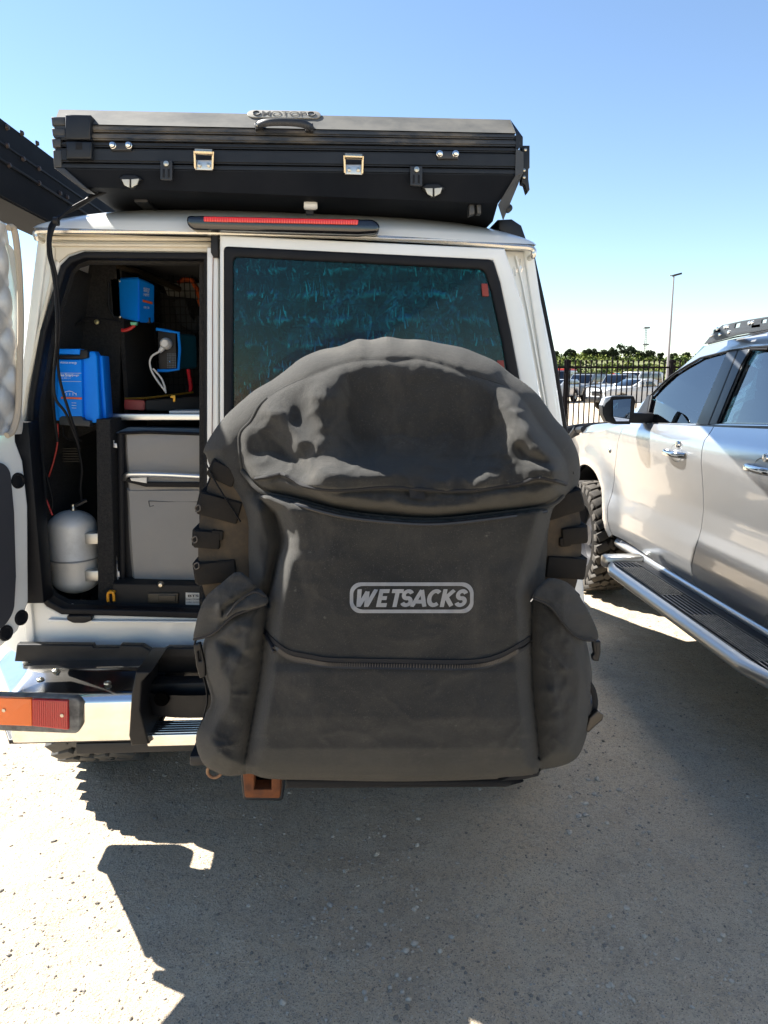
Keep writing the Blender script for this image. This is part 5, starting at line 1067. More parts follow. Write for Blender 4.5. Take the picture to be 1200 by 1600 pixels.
    D = np.where((sm > 0) & (sl <= 0), np.minimum(D, .262*pil(sc_, 40)+.012), D)
    # sewn seams pull in
    for ln, w_, h in ((LIDTOP, 2.6, .004), (LIP, 3.5, .006), ([(855, 820), (845, 860), (830, 911), (829, 955), (829, 1052), (836, 1132), (842, 1194)], 3, .008), ([(416, 945), (412, 1020), (405, 1075), (394, 1137), (386, 1180)], 3, .008)):
        D -= ridge(P, ln, w_)*h
    D += wf(P, 9, 9, 31, 2)*.0012
    return np.minimum(D, D*0+.30)*1.0
step = 2.2
U, Vv = np.meshgrid(np.arange(298, 936, step), np.arange(518, 1232, step), indexing='ij'); P = np.stack([U.ravel(), Vv.ravel()], 1)
s_, near = sdf(P, COVERd); inside = s_ > -step*1.15; Ps = P.copy(); out_ = s_ < 0; Ps[out_] = near[out_]
D = bagD(Ps); D[out_] = 0; D = np.where((s_ >= 0), D, 0)
n0, n1 = U.shape
# one light smoothing pass over the inside
Dg = D.reshape(n0, n1); k_ = Dg.copy()
for _ in range(3): k_[1:-1, 1:-1] = .5*k_[1:-1, 1:-1]+.125*(k_[2:, 1:-1]+k_[:-2, 1:-1]+k_[1:-1, 2:]+k_[1:-1, :-2])
D = np.where(s_ > 3, k_.ravel(), D)
def bagpt(Pp, Dv):
    d = _fw[None]+_rt[None]*((Pp[:, :1]-600)/FPX)-_up[None]*((Pp[:, 1:]-800)/FPX); Y = YB-Dv; return _C[None]+d*(Y/d[:, 1])[:, None]
W3 = bagpt(Ps, D); I = np.arange(n0*n1).reshape(n0, n1); Q4 = np.stack([I[:-1, :-1], I[:-1, 1:], I[1:, 1:], I[1:, :-1]], -1).reshape(-1, 4)
Q4 = Q4[inside[Q4].all(1) & (s_[Q4] > 0).any(1)]
ids = np.unique(Q4); re = -np.ones(n0*n1, int); re[ids] = np.arange(len(ids)); VV = W3[ids]; QQ = re[Q4]
edges = {}
for q in QQ.tolist():
    for i in range(4):
        e = (q[i], q[(i+1) % 4])
        if (e[1], e[0]) in edges: del edges[(e[1], e[0])]
        else: edges[e] = 1
be = list(edges); bidx = sorted({i for e in be for i in e}); rm = {}; ex = []
base_n = len(VV); rows = [.05, .12]
for j, dy in enumerate(rows):
    for i in bidx: rm[(j, i)] = base_n+len(ex); p = VV[i]; cxx = (p[0]-.1)*(-.03*j); ex.append([p[0]+cxx, p[1]+dy, p[2]])
F_all = QQ.tolist()
for a_, b2 in be:
    F_all.append([b2, a_, rm[(0, a_)], rm[(0, b2)]]); F_all.append([rm[(0, b2)], rm[(0, a_)], rm[(1, a_)], rm[(1, b2)]])
VVa = np.concatenate([VV, np.array(ex)])
bag = thing('wheel_bag', (TC.x, 1.6, .62), 'large dusty black canvas bag strapped over the spare wheel of the white wagon', 'bag')
me = bpy.data.meshes.new('bag_body'); me.from_pydata(VVa.tolist(), [], F_all); me.update(); me.materials.append(CANVAS); me.shade_smooth()
o = bpy.data.objects.new('bag_body', me); put(o, bag); CH.setdefault(bag.name, []).append(o)
def onbag(u, v, lift=.002):
    d_ = bagD(np.array([[u, v]], float)); q = bagpt(np.array([[u, v]], float), d_+lift)[0]; return Vector(q)
def onbagl(pts, lift=.002):
    A = np.array([[p[0], p[1]] for p in pts], float); d_ = bagD(A); return [Vector(q) for q in bagpt(A, d_+lift)]
# sewn bindings, zips
def strip_on(name, ln, w_, m, lift=.002, th=.3, par=bag, n=6):
    pts = onbagl(dens(ln, False, n), lift); return B().tube(pts, w_, 8, flat=(1, th) if False else None).obj(name, m, par)
strip_on('lid_seam', LIDTOP, .0013, CANVASD, .0002)
strip_on('lid_zip', ZIP1, .0040, CANVASD, .000)
def off_on(name, ln, dv, look, w_, m, lift):
    L_ = dens(ln, False, 6); A = np.array([[p[0], p[1]+look] for p in L_], float); d_ = bagD(A); k = np.ones(9)/9; d_ = np.convolve(np.pad(d_, 4, 'edge'), k, 'valid')
    q = bagpt(np.array([[p[0], p[1]+dv] for p in L_], float), d_+lift); return B().tube([Vector(x) for x in q], w_, 8).obj(name, m, bag)
off_on('lip_piping', LIP, 0, -9, .0045, CANVAS, .001)
strip_on('side_piping', [(379, 735), (374, 700), (376, 676), (392, 658), (404, 636), (418, 622)], .0038, CANVAS, .000)
off_on('lip_zip', LIP[2:-1], 7, 20, .0042, ZIPM, .003)
# zip of the lower pocket: tape flap and teeth
def ribbon(name, ln, off0, off1, m, lift, n=10):
    L = dens(ln, False, n); a_ = onbagl([(p[0], p[1]+off0) for p in L], lift); c_ = onbagl([(p[0], p[1]+off1) for p in L], lift+.0008)
    b = B(); nn_ = len(L); a2 = [p+Vector((0, .003, 0)) for p in a_]; c2 = [p+Vector((0, .003, 0)) for p in c_]
    vs = a_+c_+c2+a2; fs = []
    for i in range(nn_-1):
        for k in range(4): fs.append((k*nn_+i, k*nn_+i+1, ((k+1) % 4)*nn_+i+1, ((k+1) % 4)*nn_+i))
    b.add(vs, fs); return b.obj(name, m, bag, smooth=50)
ribbon('zip_tape', ZIP2, -5, 6, mat('zip_tape', (.014, .015, .017), .7, bump=.3, bscale=500), .0025)
ribbon('zip_flap', ZIP2, -10, -3.5, CANVASD, .005)
L = onbagl(dens(ZIP2, False, 26), .0055); b = B()
for i in range(0, len(L)-1):
    t_ = (L[i+1]-L[i]).normalized(); b.obox(L[i]+Vector((0, 0, 0)), t_, (0, 1, 0), t_.cross(Vector((0, 1, 0))), .0009, .0012, .0040)
b.obj('zip_teeth', ZIPM, bag, smooth=0)['kind'] = 'stuff'
L2 = [(p[0], p[1]+3) for p in ZIP2]
b = B(); b.tube(onbagl([(415, 988), (420, 1000), (427, 1014)], .010), .0045, 8); b.tube(onbagl([(424, 1012), (428, 1019)], .012), .003, 8); b.obj('zip_pull', mat('zip_pull_black', (.02, .02, .022), .35), bag)
pt = [(639, 765), (663, 768), (664, 781), (641, 778)]; a_ = onbagl(pt, .009); c_ = onbagl(pt, .003); hexa(a_, c_).obj('lid_tab', CANVASD, bag, smooth=0)
# logo, flat print on the cloth
def roundrect(u0, v0, u1, v1, r, n=10):
    o = []
    for cx_, cy_, a0_ in ((u1-r, v0+r, -90), (u1-r, v1-r, 0), (u0+r, v1-r, 90), (u0+r, v0+r, 180)):
        for k in range(n+1): a_ = radians(a0_+90*k/n); o.append((cx_+r*cos(a_), cy_+r*sin(a_)))
    return o
def print_on(name, quads, lift=.0012):
    vs = []; fs = []
    for q in quads:
        i = len(vs); vs += q; fs.append(tuple(range(i, i+len(q))))
    B().add(onbagl(vs, lift), fs).obj(name, PRINT, bag, smooth=60)
ou, inn = [], []
def dense(r):
    o = []
    for i in range(len(r)):
        a_, b2 = r[i], r[(i+1) % len(r)]; n_ = max(1, int(math.hypot(b2[0]-a_[0], b2[1]-a_[1])/4))
        for k in range(n_): o.append((a_[0]+(b2[0]-a_[0])*k/n_, a_[1]+(b2[1]-a_[1])*k/n_))
    return o
O_ = dense(roundrect(546.5, 910, 740, 958, 17)); cxl, cyl = 643.2, 934
I_ = [(cxl+(u-cxl)*(96.7-5.5)/96.7, cyl+(v-cyl)*(24-5.5)/24) for u, v in O_]
print_on('logo_border', [[O_[i], O_[(i+1) % len(O_)], I_[(i+1) % len(O_)], I_[i]] for i in range(len(O_))])
# letters drawn as heavy slanted strokes
T = 6.6
def stroke(pts, t=T, taper=None): return pts, t
G_ = {'W': (27, [[(0, 0), (4, 30)], [(4, 30), (13, 4)], [(13, 4), (16, 30)], [(16, 30), (26, 0)]]),
      'E': (17, [[(3.3, 0), (3.3, 30)], [(0, 3.3), (16, 3.3)], [(0, 15), (14, 15)], [(0, 26.7), (16, 26.7)]]),
      'T': (17, [[(0, 3.3), (18, 3.3)], [(9, 0), (9, 30)]]),
      'S': (19, 'S'), 'A': (21, [[(0, 30), (10.5, 1.5)], [(10.5, 1.5), (20, 30)], [(4.5, 21), (17, 21)]]),
      'C': (20, 'C'), 'K': (20, [[(3.3, 0), (3.3, 30)], [(4, 17), (17.5, 1.5)], [(7, 13), (18, 28.5)]])}
quads = []
def arc(cx_, cy_, rx, ry, a0_, a1_, n=10): return [(cx_+rx*cos(radians(a0_+(a1_-a0_)*k/n)), cy_+ry*sin(radians(a0_+(a1_-a0_)*k/n))) for k in range(n+1)]
def slant(x, y, ox): return (ox+x+(30-y)*.20, 920.5+y*.93)
def addstroke(pts, ox, t=T):
    n_ = len(pts); L_, R_ = [], []
    for i in range(n_):
        a_ = pts[max(i-1, 0)]; b2 = pts[min(i+1, n_-1)]; dx, dy = b2[0]-a_[0], b2[1]-a_[1]; l = math.hypot(dx, dy); nx_, ny_ = -dy/l*t/2, dx/l*t/2
        L_.append((pts[i][0]+nx_, pts[i][1]+ny_)); R_.append((pts[i][0]-nx_, pts[i][1]-ny_))
    for i in range(n_-1):
        m_ = max(1, int(math.hypot(pts[i+1][0]-pts[i][0], pts[i+1][1]-pts[i][1])/5))
        for k in range(m_):
            f0, f1 = k/m_, (k+1)/m_; lp = lambda A_, f: (A_[i][0]+(A_[i+1][0]-A_[i][0])*f, min(max(A_[i][1]+(A_[i+1][1]-A_[i][1])*f, 0), 30))
            q = [lp(L_, f0), lp(L_, f1), lp(R_, f1), lp(R_, f0)]; quads.append([slant(x, y, ox) for x, y in q])
ox = 556
for ch_ in 'WETSACKS':
    w_, g_ = G_[ch_]
    if g_ == 'S': addstroke(arc(9, 9.5, 6.2, 6.2, -20, -270, 12)+arc(9, 20.8, 6.4, 6, -90, 160, 12), ox, 6.4)
    elif g_ == 'C': addstroke(arc(11.5, 15, 8.6, 11.8, -48, -312, 18), ox, 6.6)
    else:
        for s_t in g_: addstroke(s_t, ox, T if ch_ != 'A' else 6.4)
    ox += {'W': 30, 'E': 18.5, 'T': 15.5, 'S': 17.5, 'A': 20.5, 'C': 20.5, 'K': 20.5}[ch_]+1.4
qs = [q for q in quads]
for i, q in enumerate(qs): pass
vs = []; fs = []
for i, q in enumerate(qs): fs.append(tuple(range(len(vs), len(vs)+4))); vs += q
pp_ = onbagl(vs, .0012)
for i in range(len(qs)):
    for k in range(4): pp_[4*i+k] = pp_[4*i+k]+Vector((0, -.00003*(i % 13), 0))
B().add(pp_, fs).obj('logo_lettering', PRINT, bag, smooth=60)
# pocket flaps as own layers of cloth
def flap(name, poly, lift, bend, seed, edge=None):
    A = dens(poly, True, 4); st_ = 2.5; us = [p[0] for p in A]; vs_ = [p[1] for p in A]
    U_, V_ = np.meshgrid(np.arange(min(us)-st_, max(us)+st_, st_), np.arange(min(vs_)-st_, max(vs_)+st_, st_), indexing='ij'); Pp = np.stack([U_.ravel(), V_.ravel()], 1)
    s1, nr = sdf(Pp, A); ok = s1 > -st_*1.1; Pq = Pp.copy(); Pq[s1 < 0] = nr[s1 < 0]
    dd_ = np.maximum(bagD(Pq), .02)
    dd_ = bend(Pq, dd_)+lift*pil(np.maximum(s1, 0)+3, 12)+wf(Pq, 22, 16, seed)*.014
    p3 = bagpt(Pq, dd_); m0, m1 = U_.shape; I2 = np.arange(m0*m1).reshape(m0, m1); q = np.stack([I2[:-1, :-1], I2[:-1, 1:], I2[1:, 1:], I2[1:, :-1]], -1).reshape(-1, 4)
    q = q[ok[q].all(1) & (s1[q] > 0).any(1)]; ii = np.unique(q); rr_ = -np.ones(m0*m1, int); rr_[ii] = np.arange(len(ii)); v3 = p3[ii]; q = rr_[q]
    me_ = bpy.data.meshes.new(name); me_.from_pydata(v3.tolist(), [], q.tolist()); me_.materials.append(CANVAS); me_.shade_smooth()
    ob_ = bpy.data.objects.new(name, me_); put(ob_, bag); CH[bag.name].append(ob_); md = ob_.modifiers.new('thickness', 'SOLIDIFY'); md.thickness = .004; md.offset = -1
    return ob_
fl = [(373, 893), (399, 914), (417, 932), (416, 944), (392, 952), (364, 963), (340, 985), (322, 994), (303, 999), (306, 975), (313, 950), (324, 930), (345, 912)]
flr = [(832, 933), (845, 912), (862, 903), (892, 914), (914, 945), (927, 970), (935, 992), (930, 1001), (906, 998), (888, 984), (872, 962), (858, 946), (842, 936)]
flap('pocket_flap', fl, .016, lambda q, d_: np.maximum(np.interp(q[:, 0], [300, 340, 420], [.10, .17, .215])+.03*np.interp(q[:, 1], [890, 950, 1000], [-.8, .5, -.5])-np.exp(-((q[:, 1]-q[:, 0]*-.62-1170)/7)**2)*.02*(q[:, 0] > 345), .04), 61)
flap('pocket_flap', flr, .016, lambda q, d_: np.maximum(np.interp(q[:, 0], [830, 880, 936], [.235, .20, .11])+.02*np.interp(q[:, 1], [900, 960, 1000], [-1, .4, 0]), .04), 77)
strip_pts = lambda L_, dv: [Vector(q) for q in bagpt(np.array(dens(L_, False, 5), float), np.full(len(dens(L_, False, 5)), 1.0)*dv)]
B().tube([Vector(bagpt(np.array([[u, v]], float), np.array([np.interp(u, [300, 340, 420], [.12, .19, .235])]))[0]) for u, v in dens([(303, 999), (322, 995), (340, 985), (364, 963), (392, 952), (416, 944)], False, 4)], .003, 6).obj('flap_binding', CANVASD, bag)
B().tube([Vector(bagpt(np.array([[u, v]], float), np.array([np.interp(u, [830, 880, 936], [.262, .228, .138])]))[0]) for u, v in dens([(834, 935), (858, 946), (872, 962), (888, 984), (906, 998), (930, 1001)], False, 4)], .003, 6).obj('flap_binding', CANVASD, bag)
B().tube([Vector(bagpt(np.array([[u, v]], float), np.array([np.interp(u, [300, 340, 420], [.13, .21, .235])]))[0]) for u, v in dens([(355, 962), (372, 940), (396, 925), (416, 932)], False, 4)], .0025, 6).obj('flap_pleat', CANVASD, bag)
# side elastic strap over the tyre, straps and buckles
def web(name, pts, Y, wd, m=CANVASD, par=bag, th=.002):
    L_ = [PY(u, v, Y+(d_[0] if d_ else 0)) for u, v, *d_ in pts]; L_ = catmull(L_, 5); return B().tube(L_, wd, 8, flat=(1, .18) if False else (.25, 1)).obj(name, m, par)
web('tyre_strap', [(321, 722), (334, 748), (352, 778), (376, 815)], 1.56, .005); 
web('pocket_strap', [(307, 998), (304, 1010), (309, 1030), (316, 1050), (322, 1070), (324, 1095), (318, 1120)], 1.56, .008)
bk = B(); bk.platey(fillet([(303, 1008), (313, 1004), (317, 1022), (321, 1040), (321, 1058), (312, 1061), (306, 1040)], 3), [fillet([(309, 1018), (313, 1017), (315, 1032), (311, 1034)], 1)], 1.545, .012, .003)
bk.obj('side_buckle', BLACKP, bag)
web('pocket_strap', [(928, 1001), (931, 1010), (930, 1024)], 1.55, .006)
B().platey(fillet([(926, 1002), (939, 1002), (939, 1020), (936, 1034), (927, 1033), (925, 1026), (929, 1022), (927, 1012)], 2), [], 1.545, .014, .003).obj('side_buckle', BLACKP, bag)
web('lower_strap', [(919, 1066), (927, 1080), (930, 1100), (926, 1120), (919, 1140)], 1.60, .007)
B().platey(fillet([(921, 1122), (934, 1110), (944, 1117), (942, 1126), (930, 1136), (920, 1146), (915, 1142)], 2), [], 1.58, .014, .004).obj('strap_buckle', mat('brown_black_buckle', (.028, .022, .016), .4), bag)
B().platey([(800, 1212), (846, 1204), (842, 1214), (820, 1219), (780, 1222)], [], 1.56, .05, .006).obj('bottom_strap', CANVASD, bag)
B().platey([(446, 1219), (800, 1221), (820, 1224), (790, 1232), (446, 1234)], [], 1.66, .2, .01).obj('bag_underside', CANVASD, bag)
web('loose_thread', [(829, 940), (834, 934), (842, 925), (848, 915)], 1.44, .0012, WHITEP)
# elastic gathers with little toggles along the left edge of the tyre
for v_, u_ in ((793, 305), (842, 300), (883, 303)):
    B().tube(catmull([PY(u_, v_, 1.56), PY(u_+6, v_-4, 1.553), PY(u_+8, v_+3, 1.553), PY(u_+3, v_+6, 1.56)], 4, True), .0015, 6, closed=True).obj('elastic_hook', mat('grey_elastic', (.05, .045, .04), .7), bag)
# ================================================================== SILVER UTE
XU = 1.75
ute = thing('silver_ute', (2.65, 3.4, 0), 'silver dual cab utility truck parked to the right of the white wagon', 'pickup')
_zp = [.42, .50, .56, .62, .70, .80, .90, 1.02, 1.14, 1.20, 1.245, 1.262, 1.30, 1.36]
_xp = [.075, .035, .010, .002, .010, .028, .030, .016, .004, .006, .016, .030, .055, .085]
def Xs(y, z):
    base = XU+np.interp(z, _zp, _xp)
    base += .10*max(0, (y-5.2)/.9)**2.2                         # nose tapers in
    d_ = math.hypot(y-5.22, z-.43); base -= .035*math.exp(-((d_-.52)/.12)**2)*(1 if z < 1.1 else max(0, 1-(z-1.1)/.12))
    d2 = math.hypot(y-2.0, z-.43); base -= .035*math.exp(-((d2-.52)/.12)**2)*(1 if z < 1.1 else max(0, 1-(z-1.1)/.12))
    return base
def polyat(pts, s):
    P_ = [Vector(p) for p in pts]; L_ = [0]
    for i in range(len(P_)-1): L_.append(L_[-1]+(P_[i+1]-P_[i]).length)
    t = s*L_[-1]
    for i in range(len(P_)-1):
        if t <= L_[i+1]+1e-9: return P_[i].lerp(P_[i+1], (t-L_[i])/max(L_[i+1]-L_[i], 1e-9))
    return P_[-1]
def coons(bot, top, lef, rig):
    def f(s, t):
        b0, t0, l0, r0 = polyat(bot, s), polyat(top, s), polyat(lef, t), polyat(rig, t)
        c = (Vector(bot[0])*(1-s)*(1-t)+Vector(bot[-1])*s*(1-t)+Vector(top[0])*(1-s)*t+Vector(top[-1])*s*t)
        q = b0*(1-t)+t0*t+l0*(1-s)+r0*s-c; return (Xs(q.x, q.y), q.x, q.y)
    return f
def skin(name, bot, top, lef, rig, n=40, m=44, mt=SILVER, par=ute, ret=.018):
    f_ = coons(bot, top, lef, rig)
    def g(s, t):
        # fold the rim of the panel inward
        e = .5/n; ee = .5/m
        p = Vector(f_(min(max(s, 0), 1), min(max(t, 0), 1))); return p
    b = B(); b.grid(lambda s, t: g(s, t), n, m)
    # returned edges
    ring = [(s/n, 0) for s in range(n+1)]+[(1, t/m) for t in range(1, m+1)]+[(1-s/n, 1) for s in range(1, n+1)]+[(0, 1-t/m) for t in range(1, m)]
    P_ = [g(*q) for q in ring]; N_ = len(P_); b.add(P_+[p+Vector((ret, 0, 0)) for p in P_], [(i, (i+1) % N_, N_+(i+1) % N_, N_+i) for i in range(N_)])
    return b.obj(name, mt, par, smooth=50)
def yz(u, v, X=XU+.01): p = PX(u, v, X); return (p.y, p.z)
FD_b, FD_t = (4.64, .53), (4.66, 1.262); SP_b, SP_t = (3.56, .50), (3.55, 1.30); RD_b, RD_t = (2.93, .50), (2.60, 1.335)
g_ = .0035
skin('front_door', [(4.64-g_, .535), (4.1, .512), (3.56+g_, .505)], [(4.60-g_, 1.268), (4.2, 1.285), (3.55+g_, 1.312)], [(4.64-g_, .535), (4.72-g_, .70), (4.74-g_, .95), (4.66-g_, 1.15), (4.60-g_, 1.268)], [(3.56+g_, .505), (3.53+g_, .75), (3.52+g_, 1.0), (3.55+g_, 1.312)], 44, 50)
rdo = skin('rear_door', [(3.56-g_, .505), (3.2, .50), (2.93+g_, .505)], [(3.55-g_, 1.312), (3.1, 1.332), (2.62, 1.345)], [(3.56-g_, .505), (3.53-g_, .75), (3.52-g_, 1.0), (3.55-g_, 1.312)], [(2.93, .505), (2.83, .62), (2.72, .85), (2.58, .98), (2.62, 1.345)], 44, 50)
archF = [(5.22-.50*cos(a), .43+.50*sin(a)) for a in [radians(k) for k in range(8, 173, 8)]]
arch_r = archF[::-1]
# front wing: from the arch up to the bonnet line, in two patches
skin('front_wing', [(5.70, .50)]+arch_r+[(4.66, .50)] if False else [(p[0], p[1]) for p in [(5.715, .50)]+arch_r+[(4.72, .50), (4.64+g_, .535)]], [(5.98, .95), (5.9, 1.05), (5.4, 1.14), (4.95, 1.195), (4.60+g_, 1.262)], [(5.715, .50), (5.9, .62), (5.98, .95)], [(4.64+g_, .535), (4.72+g_, .70), (4.74+g_, .95), (4.66+g_, 1.15), (4.60+g_, 1.262)], 60, 26)
# tub and rear wing out of the frame
skin('rear_wing', [(2.93-g_, .50)]+[(2.0-.50*cos(a), .43+.50*sin(a)) for a in [radians(k) for k in range(172, 7, -8)]]+[(1.45, .50)][:1], [(2.62-g_, 1.345), (1.9, 1.345), (1.0, 1.345)], [(2.93-g_, .50), (2.83, .62), (2.72, .85), (2.58, .98), (2.62-g_, 1.345)], [(1.45, .50), (1.1, .6), (1.0, 1.345)], 50, 30)
# dark structure behind the gaps, sill
b = B(); b.plate([(5.70, .47)]+arch_r+[(4.70, .46), (2.52, .46)]+[(2.0-.46*cos(a), .43+.46*sin(a)) for a in [radians(k) for k in range(168, 11, -12)]]+[(1.1, .5), (1.02, 1.32), (3.5, 1.29), (4.6, 1.24), (5.85, 1.0)], (), (XU+.055, 0, 0), (0, 1, 0), (0, 0, 1), (1, 0, 0), .03, .003); b.obj('inner_structure', RUBBER, ute)
b = B().grid(lambda s, t: (XU+.018+.03*(1-sin(pi*t))+.03*t, 4.70-2.1*s, .44+.075*t), 40, 8).obj('sill', SILVER, ute, smooth=60)
# belt strip, greenhouse
KG = .31; G0 = Vector((XU+.075, 0, 1.30)); GN = Vector((1, 0, -KG)).normalized(); GU = Vector((KG, 0, 1)).normalized()
def gq(u, v): p = RP(u, v, G0, GN); return (p.y, (p-G0).dot(GU))
w1 = [(1009, 661), (1016, 620), (1050, 587), (1095, 560), (1140, 549), (1128, 578), (1110, 616), (1090, 662)]
w2 = [(1120, 661), (1140, 612), (1158, 570), (1172, 545), (1200, 544), (1262, 548), (1300, 600), (1310, 664)]
fr_out = [(982, 662), (990, 640), (1032, 601), (1077, 562), (1101, 540), (1140, 530), (1200, 519), (1300, 506), (1420, 500), (1460, 560), (1480, 672), (1200, 668), (1090, 665)]
cabs = B().plate([gq(*q) for q in fr_out], [[gq(*q) for q in w1], [gq(*q) for q in w2]], G0, (0, 1, 0), GU, GN, .045, .010).obj('cab_side', SILVER, ute)
def gplate(pts, off, t, m, nm, bev=.002, hol=(), fil=.02): return B().plate(fillet([gq(*q) for q in pts], fil), [fillet([gq(*q) for q in h_], fil*.8) for h_ in hol], G0-GN*off, (0, 1, 0), GU, GN, t, bev).obj(nm, m, ute)
w1o = [(1002, 664), (1012, 617), (1050, 581), (1095, 554), (1150, 540), (1146, 548), (1090, 665)]
gplate(w1, -.006, .005, UTEG, 'front_window', .001, fil=.01); gplate(w2, -.006, .005, UTEG, 'rear_window', .001, fil=.01)
B().plate([gq(*q) for q in [(1088, 664), (1138, 548), (1174, 541), (1122, 663)]], (), G0-GN*.004, (0, 1, 0), GU, GN, .008, .002).obj('door_pillar_trim', mat('pillar_grey_black', (.035, .04, .048), .35), ute)
B().plate([gq(*q) for q in [(1106.5, 664), (1154, 545), (1156.5, 545), (1109, 664)]], (), G0-GN*.0045, (0, 1, 0), GU, GN, .003, .0005).obj('pillar_gap', RUBBER, ute)
b = B()
b.tube([RP(u, v, G0-GN*.004, GN) for u, v in [(1009, 660), (1016, 619), (1032, 602), (1050, 586), (1072, 572), (1095, 559), (1140, 548), (1172, 543), (1200, 541), (1300, 538)]], .0055, 6)
b.tube([RP(u, v, G0-GN*.004, GN) for u, v in [(1121, 661), (1141, 612), (1159, 570), (1173, 546), (1200, 545)]], .0055, 6); b.obj('window_seal', RUBBER, ute)
b = B(); b.tube([RP(u, v, G0-GN*.006, GN) for u, v in [(992, 664), (1005, 664.5), (1090, 666), (1200, 669), (1320, 672)]], .007, 8, flat=(.6, 1)); b.obj('belt_strip', mat('belt_black', (.02, .022, .025), .3), ute)
B().plate([gq(*q) for q in [(985, 664), (1014, 617), (1020, 618), (1010, 664)]], (), G0-GN*.006, (0, 1, 0), GU, GN, .012, .003).obj('mirror_sail', BLACKP, ute)
# roof
ry = [gq(*q) for q in [(1077, 562), (1101, 540), (1140, 530), (1200, 519), (1300, 506), (1420, 500)]]
def P3(q): return G0+Vector((0, q[0], 0))+GU*q[1]
ZR = P3(gq(1200, 519)).z; XR = P3(gq(1200, 519)).x; XC = XU+.93
rl = [P3(q) for q in ry]
def rooff2(s, t):
    p = Vector(polyat([(q.y, q.z) for q in rl], t).to_3d() if False else (0, 0, 0)); q = polyat([(a_.y, a_.z, a_.x) for a_ in rl], t); y, z, x = q.x, q.y, q.z
    ang = s*2-1; X_ = XC-(XC-x)*(-ang if False else 1)*(-ang) if False else XC+(XC-x)*ang
    return (X_, y, z-.004+.075*(1-abs(ang)**2.6))
B().grid(rooff2, 40, 24).obj('roof', SILVER, ute, smooth=60)
b = B(); b.tube([P3(q)+Vector((.02, 0, .012)) for q in [gq(*q) for q in [(1101, 541), (1140, 531), (1200, 520), (1300, 507)]]], .004, 6); b.obj('roof_channel', RUBBER, ute)
# windscreen and bonnet
ya, za_ = gq(985, 650)[0], P3(gq(985, 655)).z
wsb = Vector((XU+.12, 4.62, 1.25)); wst = rl[0]
b = B(); b.add([Vector((XU+.10, 4.75, 1.20)), Vector((2*XC-XU-.10, 4.75, 1.20)), Vector((2*XC-rl[1].x, rl[1].y+.02, rl[1].z+.02)), Vector((rl[1].x, rl[1].y+.02, rl[1].z+.0))], [(0, 1, 2, 3)]); b.obj('windscreen', UTEG, ute, smooth=0)
def bonf(s, t):
    y = 4.60+1.42*t; e = 1-abs(2*s-1)**3; z = 1.245-.05*t-.16*t**4+.05*e*(1-t*.5); x0_ = Xs(y, 1.2)+.02+.05*t*t; x1_ = 2*XC-x0_; return (x0_+(x1_-x0_)*s, y, z if 0 < s < 1 else z-.05)
B().grid(bonf, 40, 24).obj('bonnet', SILVER, ute, smooth=60)
B().box(XU+.15, 2*XC-XU-.15, 5.9, 6.05, .55, 1.02, .04).obj('front_grille', BLACKP, ute)
b = B(); b.tube(catmull([(XU+.02, 6.05, .55), (XU+.0, 6.12, .95), (XU+.15, 6.15, 1.12), (XC, 6.18, 1.15), (2*XC-XU-.15, 6.15, 1.12), (2*XC-XU, 6.12, .95)], 6), .035, 10); b.box(XU-.02, 2*XC-XU+.02, 6.0, 6.12, .5, .68, .03); b.obj('bull_bar', BLACKP, ute)
# black bracket seen between the bag and the bonnet
b = B(); b.tube([PX(888, 692, XU+.1), PX(897, 678, XU+.1), PX(903, 670, XU+.1)], .035, 8); b.tube([PX(898, 672, XU+.1), PX(912, 671, XU+.1)], .025, 8); b.obj('aerial_bracket', BLACKP, ute)
# far side, tail, floor so that the truck is whole
B().box(2*XC-XU-.06, 2*XC-XU, 1.0, 5.9, .5, 1.28, .03).obj('far_side', SILVER, ute)
B().plate([gq(*q) for q in fr_out], [[gq(*q) for q in w1], [gq(*q) for q in w2]], Vector((2*XC-G0.x, 0, G0.z)), (0, 1, 0), Vector((-KG, 0, 1)).normalized(), Vector((-1, 0, -KG)).normalized(), .045, .010).obj('far_cab_side', SILVER, ute)
B().box(XU+.08, 2*XC-XU-.08, 1.0, 1.06, .55, 1.3, .02).obj('tailgate', SILVER, ute)
B().box(XU+.1, 2*XC-XU-.1, 1.1, 5.7, .42, .50, .01).obj('floor', RUBBER, ute)
B().box(XU+.12, 2*XC-XU-.12, 4.55, 4.85, .8, 1.22, .08).obj('dashboard', mat('dash_grey', (.03, .03, .032), .6), ute)
for x in (XU+.48, XU+1.38):
    for y in (3.75, 2.85):
        st_ = B().box(x-.26, x+.26, y-.35, y-.2, .75, 1.36, .06).box(x-.26, x+.26, y-.3, y+.25, .70, .88, .06).obj('seat', DARKG, ute)
        B().box(x-.13, x+.13, y-.36, y-.26, 1.38, 1.56, .04).obj('headrest', DARKG, st_)
b = B(); sw = Vector((XU+.48, 4.35, 1.18)); b.tube([sw+Vector((.18*cos(a), .05*sin(a), .17*sin(a))) for a in [2*pi*k/28 for k in range(28)]], .014, 8, closed=True); b.obj('steering_wheel', BLACKP, ute)
B().tube([RP(1181, 572, G0+Vector((.25, 0, 0)), GN), RP(1172, 600, G0+Vector((.25, 0, 0)), GN), RP(1160, 655, G0+Vector((.25, 0, 0)), GN)], .016, 8).obj('grab_pole', GREYP, ute)
# mirror
XM = XU-.17
mm = B(); mo = [PX(942, 632, XM), PX(946, 622, XM), PX(985, 619, XM), PX(994, 622, XM), PX(992, 650, XM), PX(986, 664, XM), PX(955, 661, XM), PX(944, 655, XM)]
c0 = sum(mo, Vector())/8
